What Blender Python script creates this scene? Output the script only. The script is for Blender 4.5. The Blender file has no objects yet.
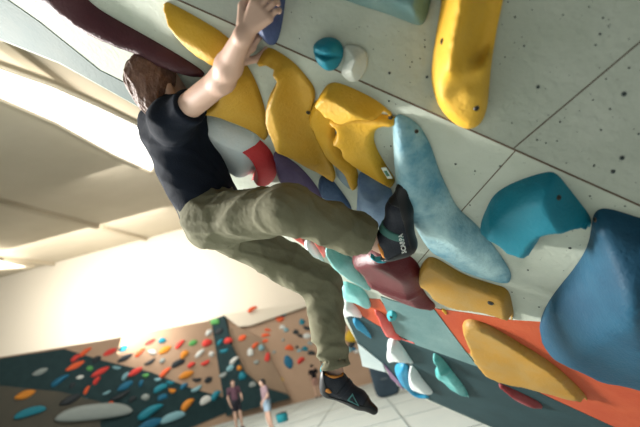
import bpy, math, random
import numpy as np
from mathutils import Vector, Matrix
from mathutils.geometry import delaunay_2d_cdt
random.seed(5); rng = np.random.default_rng(5)
COL = bpy.context.scene.collection
SC = bpy.context.scene

# ------------------------------------------------------------------ camera frame
FPX = 427.0; CX, CY = 320.0, 213.5; HC = 0.9
PITCH = math.atan(156/427.0); ROLL = math.radians(15)
_F = np.array([0, math.cos(PITCH), math.sin(PITCH)]); _U = np.array([0, -math.sin(PITCH), math.cos(PITCH)]); _R = np.array([1.0, 0, 0])
CAMX = math.cos(ROLL)*_R - math.sin(ROLL)*_U
CAMY = math.sin(ROLL)*_R + math.cos(ROLL)*_U
CAM = np.array([0, 0, HC])
def ray(x, y): return (x-CX)/FPX*CAMX - (y-CY)/FPX*CAMY + _F
def P(x, y, z): return CAM + z*ray(x, y)
def proj(v):
    d = np.atleast_2d(v) - CAM
    z = d@_F
    return np.stack([CX + FPX*(d@CAMX)/z, CY - FPX*(d@CAMY)/z], 1)
class Plane:
    def __init__(s, a, b, c):
        s.o = np.array(a, float); n = np.cross(np.array(b)-s.o, np.array(c)-s.o); n /= np.linalg.norm(n)
        if n@(CAM-s.o) < 0: n = -n
        s.n = n
        u = np.cross([0, 0, 1.0], n)
        if np.linalg.norm(u) < 1e-4: u = np.array([1.0, 0, 0])
        s.u = u/np.linalg.norm(u); s.v = np.cross(n, s.u)
    def hit(s, x, y):
        d = ray(x, y); t = ((s.o-CAM)@s.n)/(d@s.n); return CAM + t*d
    def to2(s, p): d = np.atleast_2d(p)-s.o; return np.stack([d@s.u, d@s.v], 1)
    def to3(s, q, h=0): q = np.atleast_2d(q); return s.o + q[:, :1]*s.u + q[:, 1:2]*s.v + np.reshape(h, (-1, 1))*s.n

# ------------------------------------------------------------------ materials
def lin(c):
    return tuple(((v/255)/12.92 if v/255 <= .04045 else ((v/255+.055)/1.055)**2.4) for v in c)+(1,)
MATS = {}
def mat(name, col, rough=.6, col2=None, amt=.5, scale=6, bump=.0, bscale=60, spec=.35, emis=None, speck=None, detail=4):
    if name in MATS: return MATS[name]
    m = bpy.data.materials.new(name); m.use_nodes = True; nt = m.node_tree; N = nt.nodes; L = nt.links
    b = N['Principled BSDF']; b.inputs['Roughness'].default_value = rough; b.inputs['Specular IOR Level'].default_value = spec
    b.inputs['Base Color'].default_value = lin(col)
    tc = N.new('ShaderNodeTexCoord'); src = None
    if col2 is not None:
        n = N.new('ShaderNodeTexNoise'); n.inputs['Scale'].default_value = scale; n.inputs['Detail'].default_value = detail; n.inputs['Roughness'].default_value = .6
        L.new(tc.outputs['Object'], n.inputs['Vector'])
        r = N.new('ShaderNodeMapRange'); r.inputs[1].default_value = .38; r.inputs[2].default_value = .68; r.inputs[3].default_value = 0; r.inputs[4].default_value = amt
        L.new(n.outputs['Fac'], r.inputs[0])
        x = N.new('ShaderNodeMix'); x.data_type = 'RGBA'; x.inputs[6].default_value = lin(col); x.inputs[7].default_value = lin(col2)
        L.new(r.outputs[0], x.inputs[0]); src = x.outputs[2]
    if speck is not None:
        v = N.new('ShaderNodeTexVoronoi'); v.inputs['Scale'].default_value = 26; L.new(tc.outputs['Object'], v.inputs['Vector'])
        r2 = N.new('ShaderNodeMapRange'); r2.inputs[1].default_value = .05; r2.inputs[2].default_value = .11; r2.inputs[3].default_value = .55; r2.inputs[4].default_value = 0
        L.new(v.outputs['Distance'], r2.inputs[0])
        x2 = N.new('ShaderNodeMix'); x2.data_type = 'RGBA'; x2.inputs[7].default_value = lin(speck)
        if src: L.new(src, x2.inputs[6])
        else: x2.inputs[6].default_value = lin(col)
        L.new(r2.outputs[0], x2.inputs[0]); src = x2.outputs[2]
    if src: L.new(src, b.inputs['Base Color'])
    if bump:
        n2 = N.new('ShaderNodeTexNoise'); n2.inputs['Scale'].default_value = bscale; n2.inputs['Detail'].default_value = 5
        L.new(tc.outputs['Object'], n2.inputs['Vector'])
        bp = N.new('ShaderNodeBump'); bp.inputs['Strength'].default_value = bump; bp.inputs['Distance'].default_value = .01
        L.new(n2.outputs['Fac'], bp.inputs['Height']); L.new(bp.outputs['Normal'], b.inputs['Normal'])
    if emis:
        b.inputs['Emission Color'].default_value = lin(col); b.inputs['Emission Strength'].default_value = emis
    MATS[name] = m; return m
def holdmat(name, col, chalk=None, amt=.35, scale=5, rough=.55, bump=.25):
    return mat(name, col, rough, chalk or tuple(min(255, int(c*.7+75)) for c in col), amt, scale, bump, 90)

# ------------------------------------------------------------------ object helpers
def link(name, V, Fc, m, parent=None, smooth=True, mats=None, midx=None):
    me = bpy.data.meshes.new(name); me.from_pydata([tuple(map(float, v)) for v in V], [], [tuple(int(i) for i in f) for f in Fc]); me.update()
    if smooth: me.polygons.foreach_set('use_smooth', [True]*len(me.polygons))
    for mm in (mats or [m]): me.materials.append(mm)
    if midx is not None: me.polygons.foreach_set('material_index', list(midx))
    o = bpy.data.objects.new(name, me); COL.objects.link(o)
    if parent is not None: o.parent = parent
    return o
def tag(o, label=None, cat=None, group=None, kind=None):
    if label: o['label'] = label
    if cat: o['category'] = cat
    if group: o['group'] = group
    if kind: o['kind'] = kind
    return o
def recentre(o, c):
    c = Vector(c); o.data.transform(Matrix.Translation(-c)); o.location = c
    return o
def empty(name, loc):
    o = bpy.data.objects.new(name, None); o.empty_display_size = .1; COL.objects.link(o); o.location = loc; return o
def slab(pts, n, t, back=True):
    """polygon (3D points) thickened by t against direction n -> verts, faces"""
    k = len(pts); n = np.array(n); V = [np.array(p) for p in pts]+[np.array(p)-n*t for p in pts]
    nn = sum(np.cross(V[i]-V[0], V[(i+1) % k]-V[0]) for i in range(1, k-1))
    F0 = list(range(k)); Fc = [F0, [k+i for i in reversed(F0)]]+[[k+i, k+(i+1) % k, (i+1) % k, i] for i in range(k)]
    if nn@n < 0: Fc = [f[::-1] for f in Fc]
    return V, Fc
class MB:
    def __init__(s): s.V = []; s.F = []; s.M = []
    def add(s, V, Fc, m=0):
        k = len(s.V); s.V += list(V); s.F += [[i+k for i in f] for f in Fc]; s.M += [m]*len(Fc)
    def box(s, c, hx, hy, hz, ax=None, m=0):
        A = np.eye(3) if ax is None else np.array(ax)
        V = [np.array(c)+sx*hx*A[0]+sy*hy*A[1]+sz*hz*A[2] for sz in (-1, 1) for sy in (-1, 1) for sx in (-1, 1)]
        s.add(V, [[0, 2, 3, 1], [4, 5, 7, 6], [0, 1, 5, 4], [2, 6, 7, 3], [0, 4, 6, 2], [1, 3, 7, 5]], m)
    def disc(s, c, n, r, h=.002, seg=14, m=0, ring=None):
        n = np.array(n)/np.linalg.norm(n); u = np.cross(n, [0.3, .2, .9]); u /= np.linalg.norm(u); v = np.cross(n, u); c = np.array(c)
        a = [2*math.pi*i/seg for i in range(seg)]
        top = [c+n*h+r*(math.cos(t)*u+math.sin(t)*v) for t in a]; bot = [c-n*.004+r*1.1*(math.cos(t)*u+math.sin(t)*v) for t in a]
        s.add(top+bot, [list(range(seg))]+[[seg+i, seg+(i+1) % seg, (i+1) % seg, i] for i in range(seg)], m)
    def build(s, name, mats, parent=None, smooth=False):
        return link(name, s.V, s.F, None, parent, smooth, mats, s.M)

def spline(pts, n=7):
    pts = np.array(pts, float); k = len(pts); out = []
    for i in range(k):
        p0, p1, p2, p3 = pts[i-1], pts[i], pts[(i+1) % k], pts[(i+2) % k]
        for j in range(n):
            t = j/n
            out.append(.5*((2*p1)+(-p0+p2)*t+(2*p0-5*p1+4*p2-p3)*t*t+(-p0+3*p1-3*p2+p3)*t**3))
    return np.array(out)
def resample(p, step):
    d = np.linalg.norm(np.roll(p, -1, 0)-p, axis=1); s = np.concatenate([[0], np.cumsum(d)]); n = max(24, int(s[-1]/step))
    q = np.linspace(0, s[-1], n, endpoint=False); pp = np.vstack([p, p[:1]])
    return np.stack([np.interp(q, s, pp[:, 0]), np.interp(q, s, pp[:, 1])], 1)
def inside(pts, poly):
    x, y = pts[:, 0:1], pts[:, 1:2]; a = poly; b = np.roll(poly, -1, 0)
    c = ((a[:, 1] > y) != (b[:, 1] > y)) & (x < (b[:, 0]-a[:, 0])*(y-a[:, 1])/(b[:, 1]-a[:, 1]+1e-12)+a[:, 0])
    return c.sum(1) % 2 == 1
def along(pts, h, n=4):
    pts = np.array(pts, float); out = []
    for a, b in zip(pts[:-1], pts[1:]):
        for i in range(n): out.append(tuple(a+(b-a)*i/n)+(h,))
    return out+[tuple(pts[-1])+(h,)]
def segdist(pts, poly, closed=True):
    a = poly if closed else poly[:-1]; b = np.roll(poly, -1, 0) if closed else poly[1:]
    ab = b-a; L2 = (ab**2).sum(1)+1e-12
    ap = pts[:, None]-a[None]; t = np.clip((ap*ab[None]).sum(2)/L2, 0, 1)
    return np.linalg.norm(ap-t[..., None]*ab[None], axis=2).min(1)

def hold(name, label, cat, outline, pl, ctrl, mt, edge=.012, r=.06, ridges=(), bolts=(), group=None, fit=5, sharp=.5, boltmat=None, lim=.55, soft=.06, part_of=None):
    """a moulded climbing hold / volume with a real domed body standing on wall plane pl.
    outline: its contour; ctrl: (x, y, height m); ridges: (polyline, width m, height m)"""
    tgt = spline(outline, 6)
    ext = tgt.max(0)-tgt.min(0); tgt = resample(tgt, max(1.2, ext.max()/70))
    base = tgt.copy()
    area = np.cross(tgt, np.roll(tgt, -1, 0)).sum()
    for it in range(fit+1):
        b2 = pl.to2([pl.hit(*q) for q in base])
        size = (b2.max(0)-b2.min(0)).max(); g = max(size/46, .004)
        xs = np.arange(b2[:, 0].min(), b2[:, 0].max(), g); ys = np.arange(b2[:, 1].min(), b2[:, 1].max(), g)
        G = np.stack(np.meshgrid(xs, ys), -1).reshape(-1, 2); G = G+rng.uniform(-.12, .12, G.shape)*g
        G = G[inside(G, b2)]
        if len(G): G = G[segdist(G, b2) > g*.55]
        rings = []
        allp = np.vstack([b2, G]) if len(G) else b2
        n = len(b2)
        vs, es, fs, *_ = delaunay_2d_cdt([Vector(p) for p in allp], [(i, (i+1) % n) for i in range(n)], [], 1, 1e-7)
        q = np.array([[v.x, v.y] for v in vs])
        d = segdist(q, b2); t = np.clip(d/r, 0, 1); fall = np.sqrt(np.clip(1-(1-t)**2, 0, 1))*(1-sharp)+t*t*(3-2*t)*sharp
        def seen(x, y, hh):        # foot on the wall of a point seen at (x, y) standing hh off it
            dr = ray(x, y); t_ = ((pl.o+pl.n*hh-CAM)@pl.n)/(dr@pl.n); return pl.to2(CAM+t_*dr)[0]
        ex2 = b2.max(0)-b2.min(0); cv = np.cov((b2-b2.mean(0)).T); minor = 2*math.sqrt(2*max(np.linalg.eigvalsh(cv)[0], 1e-9))
        hm = max(c[2] for c in ctrl); kk = min(1.0, lim*minor/hm)
        c2 = np.array([seen(c[0], c[1], c[2]*kk+edge) for c in ctrl]); ch = np.array([c[2]*kk for c in ctrl])
        K = np.linalg.norm(c2[:, None]-c2[None], axis=2)/size; nn_ = len(ch)
        A_ = np.zeros((nn_+1, nn_+1)); A_[:nn_, :nn_] = -K+np.eye(nn_)*soft*.25; A_[:nn_, nn_] = 1; A_[nn_, :nn_] = 1
        cf = np.linalg.lstsq(A_, np.append(ch, 0), rcond=None)[0]
        def idw(qq):
            dd_ = np.linalg.norm(qq[:, None]-c2[None], axis=2)/size
            return np.clip(-(dd_@cf[:nn_])+cf[nn_], 0, ch.max()*1.08)
        h = idw(q)
        for (line, wd, ht) in ridges:
            l2 = pl.to2([pl.hit(*c) for c in line]); hb = idw(l2)
            l2 = np.array([seen(c[0], c[1], hb_+ht*kk+edge) for c, hb_ in zip(line, hb)]); dd = segdist(q, l2, False)
            h = h+ht*kk*np.exp(-(dd/wd)**1.5)
        h = edge+np.maximum(h, .004)*fall
        V = pl.to3(q, h)
        if it == fit: break
        pv = proj(V); out = pv[~inside(pv, tgt)]
        e = np.zeros(len(tgt))
        if len(out):
            D = np.linalg.norm(out[:, None]-tgt[None], axis=2); k = D.argmin(1)
            np.maximum.at(e, k, D[np.arange(len(out)), k])
        # widen + smooth
        ee = np.maximum.reduce([e, np.roll(e, 1)*.95, np.roll(e, -1)*.95, np.roll(e, 2)*.85, np.roll(e, -2)*.85])
        for _ in range(3): ee = (ee+np.roll(ee, 1)+np.roll(ee, -1))/3
        tn = np.roll(base, -1, 0)-np.roll(base, 1, 0); nr = np.stack([tn[:, 1], -tn[:, 0]], 1)*(1 if area > 0 else -1)
        nr /= np.linalg.norm(nr, axis=1)[:, None]+1e-9
        base = base-nr*ee[:, None]*.75
        for _ in range(2): base = .5*base+.25*(np.roll(base, 1, 0)+np.roll(base, -1, 0))
        if not len(out): pass
    # bottom skirt down to the wall
    F3 = [list(f) for f in fs]
    nv = np.cross(V[F3[0][1]]-V[F3[0][0]], V[F3[0][2]]-V[F3[0][0]])
    if nv@pl.n < 0: F3 = [f[::-1] for f in F3]
    from collections import Counter
    ec = Counter()
    for f in F3:
        for i in range(len(f)): ec[(f[i], f[(i+1) % len(f)])] += 1
    bd = [e for e in ec if (e[1], e[0]) not in ec]
    m0 = len(V); mp = {}
    VB = []
    for a, b in bd:
        for i in (a, b):
            if i not in mp: mp[i] = m0+len(VB); VB.append(V[i]-pl.n*(h[i]+.001))
    for a, b in bd: F3.append([b, a, mp[a], mp[b]])
    V = np.vstack([V, np.array(VB)])
    o = link(name, V, F3, mt); tag(o, label, cat, group)
    recentre(o, pl.to3(b2.mean(0))[0])
    top = V[:m0]
    pv = proj(top); dz = (top-CAM)@_F
    for bt in bolts:
        bx, by, br = bt[:3]
        j = np.linalg.norm(pv-np.array([bx, by]), axis=1); near = j.argsort()[:8]
        c = top[near].mean(0); cc = top[near]-c
        nn = np.linalg.svd(cc)[2][2]; nn = nn if nn@pl.n > 0 else -nn
        mb = MB(); mb.disc(c, nn, br*1.25, .0025, 18, 0); mb.disc(c, nn, br*.72, .0045, 16, 1)
        bo = mb.build('bolt', [boltmat or mat('bolt_rim', (70, 66, 58), .5), mat('bolt_dark', (22, 24, 26), .4)])
        recentre(bo, c); bo.parent = o; bo.matrix_parent_inverse = Matrix.Translation(-Vector(o.location))
    if part_of is not None:
        for k in ('label', 'category', 'group'):
            if k in o: del o[k]
        adopt(o, part_of)
    return o
def adopt(ch, par):
    ch.parent = par; ch.matrix_parent_inverse = Matrix.Translation(-Vector(par.location)); return ch

# ------------------------------------------------------------------ implicit surfaces (bodies, clothes, shoes)
class SDF:
    def __init__(s, lo, hi, res):
        s.res = res; s.lo = np.array(lo, float); s.n = np.ceil((np.array(hi)-s.lo)/res).astype(int)+1
        s.D = np.full(s.n, .5, np.float32)
    def sub(s, lo, hi):
        a = np.clip(np.floor((np.array(lo)-s.lo)/s.res).astype(int), 0, s.n); b = np.clip(np.ceil((np.array(hi)-s.lo)/s.res).astype(int)+1, 0, s.n)
        sl = tuple(slice(i, j) for i, j in zip(a, b))
        ax = [s.lo[i]+s.res*np.arange(a[i], b[i]) for i in range(3)]
        X = np.stack(np.meshgrid(*ax, indexing='ij'), -1)
        return sl, X
    def blend(s, sl, d, k):
        o = s.D[sl]
        if k > 0:
            h = np.clip(.5+.5*(o-d)/k, 0, 1); s.D[sl] = o*(1-h)+d*h-k*h*(1-h)
        else: s.D[sl] = np.minimum(o, d)
    def cone(s, a, b, ra, rb, k=.02):
        a = np.array(a, float); b = np.array(b, float); R = max(ra, rb)+k*2+s.res*4
        sl, X = s.sub(np.minimum(a, b)-R, np.maximum(a, b)+R)
        if X.size == 0: return
        ab = b-a; t = np.clip(((X-a)@ab)/(ab@ab+1e-12), 0, 1)
        d = np.linalg.norm(X-a-t[..., None]*ab, axis=-1)-(ra+(rb-ra)*t)
        s.blend(sl, d, k)
    def ell(s, c, A, rad, k=.02, sub=False):
        """ellipsoid, rows of A = axes"""
        c = np.array(c, float); A = np.array(A); rad = np.array(rad, float); R = rad.max()+k*2+s.res*4
        sl, X = s.sub(c-R, c+R)
        if X.size == 0: return
        q = (X-c)@A.T; k0 = np.linalg.norm(q/rad, axis=-1); k1 = np.linalg.norm(q/(rad*rad), axis=-1)
        d = k0*(k0-1)/np.maximum(k1, 1e-9)
        d = np.where(k0 < 1e-4, -rad.min(), d)
        if sub: s.D[sl] = np.maximum(s.D[sl], -d)
        else: s.blend(sl, d, k)
    def cut(s, p, n):
        """remove everything on the side n points to"""
        sl, X = s.sub(s.lo, s.lo+s.n*s.res); d = (X-np.array(p))@(np.array(n)/np.linalg.norm(n)); s.D = np.maximum(s.D, d[tuple(slice(0, k) for k in s.D.shape)]).astype(np.float32)
    def field(s, fn):
        sl, X = s.sub(s.lo, s.lo+s.n*s.res); s.D = (s.D+fn(X)).astype(np.float32)
    def mesh(s):
        D = s.D; ins = D < 0; nx, ny, nz = D.shape
        acc = np.zeros((nx-1, ny-1, nz-1, 3), np.float32); cnt = np.zeros((nx-1, ny-1, nz-1), np.float32)
        corners = [(i, j, k) for i in (0, 1) for j in (0, 1) for k in (0, 1)]
        def cs(c): return (slice(c[0], nx-1+c[0]), slice(c[1], ny-1+c[1]), slice(c[2], nz-1+c[2]))
        for c in corners:
            for ax in range(3):
                if c[ax] == 0:
                    e = list(c); e[ax] = 1
                    d0 = D[cs(c)]; d1 = D[cs(e)]; m = (d0 < 0) != (d1 < 0)
                    if not m.any(): continue
                    idx = np.nonzero(m); t = d0[idx]/(d0[idx]-d1[idx])
                    off = np.zeros((len(t), 3), np.float32); off[:] = c; off[:, ax] = t
                    acc[idx] += off; cnt[idx] += 1
        cell = np.nonzero(cnt > 0); vid = np.full(cnt.shape, -1, np.int64); vid[cell] = np.arange(len(cell[0]))
        V = (acc[cell]/cnt[cell][:, None]+np.stack(cell, 1))*s.res+s.lo
        Q = []
        for ax in range(3):
            a1, a2 = [(1, 2), (2, 0), (0, 1)][ax]
            lo = [1, 1, 1]; lo[ax] = 0
            sh = [slice(1, n-1) for n in D.shape]; sh[ax] = slice(0, D.shape[ax]-1); sh = tuple(sh)
            sh2 = list(sh); sh2[ax] = slice(1, D.shape[ax]); sh2 = tuple(sh2)
            m = ins[sh] != ins[sh2]; idx = np.stack(np.nonzero(m), 1)
            if not len(idx): continue
            flip = ins[sh][tuple(idx.T)]
            base = idx+np.array(lo)
            def g(o1, o2):
                b = base.copy(); b[:, a1] -= o1; b[:, a2] -= o2; return vid[tuple(b.T)]
            q = np.stack([g(1, 1), g(0, 1), g(0, 0), g(1, 0)], 1)
            q[~flip] = q[~flip][:, ::-1]; Q.append(q)
        return V, np.vstack(Q)
def relax(V, Q, n=1):
    for _ in range(n):
        A = np.zeros_like(V); C = np.zeros(len(V))
        for i in range(4):
            for j in (1, 3):
                np.add.at(A, Q[:, i], V[Q[:, (i+j) % 4]]); np.add.at(C, Q[:, i], 1)
        V = .5*V+.5*A/np.maximum(C, 1)[:, None]
    return V
def frame(fwd, up):
    f = np.array(fwd, float); f /= np.linalg.norm(f); s_ = np.cross(f, up); s_ /= np.linalg.norm(s_); u = np.cross(s_, f)
    return np.array([f, s_, u])       # rows: forward, right side, up

def wrinkle(X, k, amp, seed, dirv):
    r = np.random.default_rng(seed); out = 0
    dirv = np.array(dirv, float)
    for i in range(4):
        w = dirv+r.normal(0, .45, 3); w /= np.linalg.norm(w); w2 = r.normal(0, 1, 3); w2 /= np.linalg.norm(w2)
        f = k*(1+.5*i)
        ph = X@w*f+2.0*np.sin(X@w2*k*.45+r.uniform(0, 6))+r.uniform(0, 6)
        out = out+(1-np.abs(np.sin(ph)))**2/(1+.5*i)
    return -amp*(out-.9)

def head_prims(S, c, fr, s=1.0, k=.012):
    f, r, u = fr
    S.ell(c+u*.02*s-f*.012*s, fr, np.array([.098, .076, .094])*s, k)          # skull
    S.ell(c-u*.045*s+f*.028*s, fr, np.array([.068, .056, .07])*s, .03*s)      # jaw
    S.ell(c-u*.088*s+f*.062*s, fr, np.array([.02, .024, .018])*s, .02*s)      # chin
    S.cone(c+f*.088*s+u*.012*s, c+f*.108*s-u*.03*s, .009*s, .014*s, .012*s)   # nose
    S.cone(c+f*.082*s-u*.058*s+r*.018*s, c+f*.082*s-u*.058*s-r*.018*s, .008*s, .008*s, .006*s)  # lips
    for sd in (-1, 1):
        S.ell(c+r*sd*.079*s-u*.012*s-f*.008*s, fr, np.array([.018, .008, .031])*s, .006*s)
        S.ell(c+f*.081*s+u*.014*s+r*sd*.031*s, fr, np.array([.012, .016, .01])*s, 0, sub=True)
def hand_prims(S, wrist, fr, s=1.0, curl=(.5, .7, .6), side=1, spread=.08):
    """fr rows: along fingers, thumb side, back of the hand (up)"""
    f, t, b = fr
    for i, x in enumerate((.030, .011, -.009, -.028)):
        S.cone(wrist, wrist+(f*.088+t*x)*s, .017*s, .0135*s, .01*s)
    for i, (x, ln, rr) in enumerate(((.030, .072, .0092), (.011, .080, .0095), (-.009, .075, .009), (-.028, .058, .008))):
        p = wrist+(f*.088+t*x)*s; a = 0; dirf = f+t*(x*spread*20)
        dirf = dirf/np.linalg.norm(dirf)
        for j, fr_ in enumerate((.45, .3, .25)):
            a += curl[j]*(1+.06*i); d = dirf*math.cos(a)-b*math.sin(a); q = p+d*ln*fr_*s
            S.cone(p, q, rr*s*(1-.08*j), rr*s*(1-.08*(j+1)), .003*s); p = q
    p = wrist+(f*.025+t*.026)*s; q = p+(f*.03+t*.03-b*.012)*s; S.cone(p, q, .014*s, .0115*s, .008*s)
    e = q+(f*.026+t*.008-b*.012)*s; S.cone(q, e, .0112*s, .010*s, .004*s); e2 = e+(f*.018-b*.010)*s; S.cone(e, e2, .010*s, .0085*s, .003*s)

# ================================================================== SETTING
wl = lambda x, y: .0011*(x-200)-.00189*(y-407)
PW = lambda x, y, k=1.0: P(x, y, k/wl(x, y))
WL = Plane(PW(180, 0), PW(640, 205), PW(430, 400))                        # overhang below the crease
WU = Plane(PW(180, 0), PW(640, 205), P(640, 0, 1/1.0))                    # slightly steeper sheet above the crease
cream = mat('wall_cream', (178, 184, 170), .75, (198, 202, 190), .7, 3.5, .35, 45, spec=.2, speck=(160, 160, 148))
seam = mat('seam_dark', (92, 72, 58), .8)
hole = mat('bolt_hole', (38, 48, 50), .5)
holerim = mat('hole_rim', (128, 134, 128), .5)
orange = mat('paint_orange', (172, 72, 42), .65, (188, 90, 54), .6, 5, .2, spec=.25)
greyteal = mat('paint_grey_teal', (96, 128, 128), .7, (122, 150, 148), .7, 4, .25, spec=.25)
darkteal = mat('paint_dark_teal', (32, 56, 60), .7, (42, 68, 72), .6, 4, .2, spec=.25, speck=(70, 92, 94))
palegrey = mat('paint_pale_grey', (168, 182, 182), .7, (188, 198, 196), .6, 4, .2)
purple = mat('paint_purple', (120, 92, 118), .7)
def wallpanel(name, px, pl, m, off=0, t=.02, kind='structure', extra=None):
    pts = [pl.hit(*q)+pl.n*off for q in px]
    V, Fc = slab(pts, pl.n, t)
    mb = MB(); mb.add(V, Fc, 0)
    ms = [m]
    if extra: ms += extra(mb)
    o = mb.build(name, ms)
    tag(o, kind=kind); return o
crease = lambda x: .4457*(x-180)
LO = [(-90, crease(-90)), (690, crease(690)), (760, 300), (760, 470), (690, 520), (590, 474), (540, 449), (492, 428), (430, 401), (398, 386), (383, 368), (358, 344),
      (345, 321), (300, 264), (250, 217), (200, 166), (140, 108), (60, 64), (0, 40), (-90, 2)]
def strip(mb, pl, a, b, w, m, off=.0012):
    A, B = pl.hit(*a), pl.hit(*b); d = (B-A)/np.linalg.norm(B-A); s_ = np.cross(d, pl.n)
    V, Fc = slab([A+s_*w+pl.n*off, B+s_*w+pl.n*off, B-s_*w+pl.n*off, A-s_*w+pl.n*off], pl.n, .004); mb.add(V, Fc, m)
def extraL(mb):
    strip(mb, WL, (516, 150), (465, 207), .0016, 1); strip(mb, WL, (465, 207), (395, 290), .0016, 1)
    strip(mb, WL, (-80, crease(-80)+.6), (685, crease(685)+.6), .0028, 1)
    for x, y, r in [(455.6, 164, .006), (570, 248, .008), (528, 270, .006), (539, 307, .006), (391, 146, .005), (389, 101, .005), (594, 166, .004), (613, 172, .008), (512, 292, .005),
                    (524, 298, .004), (446, 329, .012), (424, 321, .010), (407, 312, .01), (440, 347, .012), (475, 171, .004), (500, 166, .004), (590, 196, .004), (625, 206, .004), (470, 205, .004)]:
        mb.disc(WL.hit(x, y)+WL.n*.0005, WL.n, r*.62, .0008, 12, 2)
    for _ in range(120):
        x, y = rng.uniform(380, 650), rng.uniform(90, 320)
        if y > crease(x)+6: mb.disc(WL.hit(x, y), WL.n, rng.uniform(.0006, .0016), .0008, 8, 2)
    return [seam, hole]
wallpanel('wall_right', LO, WL, cream, 0, .12, extra=extraL)
UP = [(-90, crease(-90)), (690, crease(690)), (720, -60), (500, -190), (100, -190), (-60, -170)]
UPTS = [WU.hit(*q) for q in UP]
def extraU(mb):
    strip(mb, WU, (514, 148), (640, 42), .0016, 1); strip(mb, WU, (640, 42), (690, -3), .0016, 1)
    for x, y, r in [(624, 94, .009), (622, 158, .009), (538, 87, .007), (427, 77, .006), (389.5, 73, .006)]:
        c = WU.hit(x, y); mb.disc(c, WU.n, r*.75, .001, 18, 3); mb.disc(c, WU.n, r*.5, .0022, 16, 2)
    for x, y, r in [(563, 15, .004), (589, 7, .004), (603, 18, .005), (600, 34, .006), (595.5, 45, .005), (524, 46, .005), (505, 57, .004), (629, 68, .005), (606, 79, .004), (593, 100, .004),
                    (610, 109, .005), (560, 122, .005), (601, 130, .005), (638.6, 134, .005), (537, 140, .005), (512, 123, .004), (515, 17, .005), (508, 2, .004), (424.7, 40, .004), (424.7, 47, .005),
                    (420, 58.5, .004), (393, 60, .003), (412, 62, .004), (410, 67, .004), (546, 143, .004), (557, 141, .004)]:
        mb.disc(WU.hit(x, y), WU.n, r*.5, .001, 12, 2)
    for _ in range(160):
        x, y = rng.uniform(270, 650), rng.uniform(-5, 200)
        if y < crease(x)-6: mb.disc(WU.hit(x, y), WU.n, rng.uniform(.0006, .0016), .0008, 8, 2)
    return [seam, hole, holerim]
# keep the upper sheet convex with the lower one (shares the crease)
wallpanel('wall_right', UP, WU, cream, 0, .12, extra=extraU)
wallpanel('wall_right', [(434, 308), (470, 313), (513, 320), (545, 322), (600, 345), (680, 375), (740, 405), (740, 455), (640, 440), (609, 424), (544, 394), (500, 372), (466, 351)], WL, orange, .003, .006)
wallpanel('wall_right', [(350, 297), (380, 299), (392, 316), (397, 333), (380, 326), (358, 313)], WL, orange, .003, .006)
wallpanel('wall_right', [(381, 296), (396, 301), (434, 308), (466, 351), (478, 366), (416, 344), (396, 332)], WL, greyteal, .006, .009)
wallpanel('wall_right', [(340, 303), (358, 313), (380, 326), (416, 344), (478, 366), (540, 392.5), (609, 424), (680, 452), (680, 512), (590, 472), (492, 427), (430, 400), (398, 385), (383, 364), (358, 343)], WL, darkteal, .004, .007)
wallpanel('wall_right', [(358, 342), (383, 362), (386, 371), (363, 365)], WL, palegrey, .012, .01)
wallpanel('wall_right', [(384, 362.5), (399, 380), (404, 389), (391, 377)], WL, purple, .012, .01)
wallpanel('wall_right', [(-90, 0), (0, 38), (60, 62), (140, 107), (200, 165), (215, 150), (150, 95), (100, 70), (40, 22), (-20, -20), (-90, -50)], WL, mat('slate_vignette', (88, 104, 102), .7, (110, 116, 110), .7, 3, .2, spec=.2), .003, .006)  # far stretch of wall; corner vignetting is put into its slate colour

# floor mats
floor_m = mat('mat_vinyl', (200, 210, 208), .55, (212, 218, 214), .6, 1.2, .08, 20, spec=.3)
V, Fc = slab([(-40, -3, 0), (14, -3, 0), (14, 27, 0), (-40, 27, 0)], (0, 0, 1), .3)
fl = link('floor', V, Fc, floor_m, smooth=False); tag(fl, kind='structure')
seams = MB()
sm = mat('mat_seam', (146, 158, 158), .7)
for i in range(-8, 5): seams.box((i*1.5+.4, 12, .003), .012, 13, .003)
for j in range(0, 12): seams.box((-6, 1+j*2.1, .003), 15, .012, .003)
o = seams.build('trim_1', [sm]); tag(o, kind='structure')

# far side of the hall
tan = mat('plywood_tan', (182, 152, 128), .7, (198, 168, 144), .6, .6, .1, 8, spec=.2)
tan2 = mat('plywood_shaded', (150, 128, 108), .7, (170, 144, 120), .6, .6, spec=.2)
cream2 = mat('tan_overexposed', (236, 226, 208), .8, spec=.1)
brown = mat('plywood_brown', (86, 84, 76), .7, (104, 96, 84), .6, .6, spec=.2)
def vplane(a, b): return Plane((a[0], a[1], 0), (b[0], b[1], 0), (a[0], a[1], 3))
YB = 21.0
PB = vplane((-3, YB), (3, YB))
PLF = vplane((PB.hit(226, 350)[0], YB), (-14.5, 14.5))
PFB = vplane((-3, 25), (3, 25))
wallpanel('wall_back', [(212, 322), (224, 315), (250, 311), (375, 294), (380, 402), (213, 430)], PB, tan, 0, .3)
wallpanel('wall_back', [(224, 315), (250, 311.5), (375, 293), (375, 297), (311, 305.5), (251, 326), (240, 327)], PB, cream2, .25, .25)  # overexposed top of the climbing wall, its brightness put into a paler slab
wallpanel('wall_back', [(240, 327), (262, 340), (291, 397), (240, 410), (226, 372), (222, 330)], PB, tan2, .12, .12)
wallpanel('wall_back', [(211, 321), (226, 316), (233, 345), (246, 372), (262, 386), (288, 394), (291, 398), (240, 412), (215, 420)], PB, darkteal, .3, .3)
wallpanel('wall_back', [(-60, 369), (0, 357), (100, 341), (210, 320.5), (232, 370), (250, 420), (100, 470), (-60, 500)], PLF, tan, .0, .3)
wallpanel('wall_back', [(64, 349), (100, 360), (150, 372), (190, 388), (225, 398), (228, 412), (150, 445), (-60, 490), (-60, 371), (0, 358.5)], PLF, darkteal, .05, .05)
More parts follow.
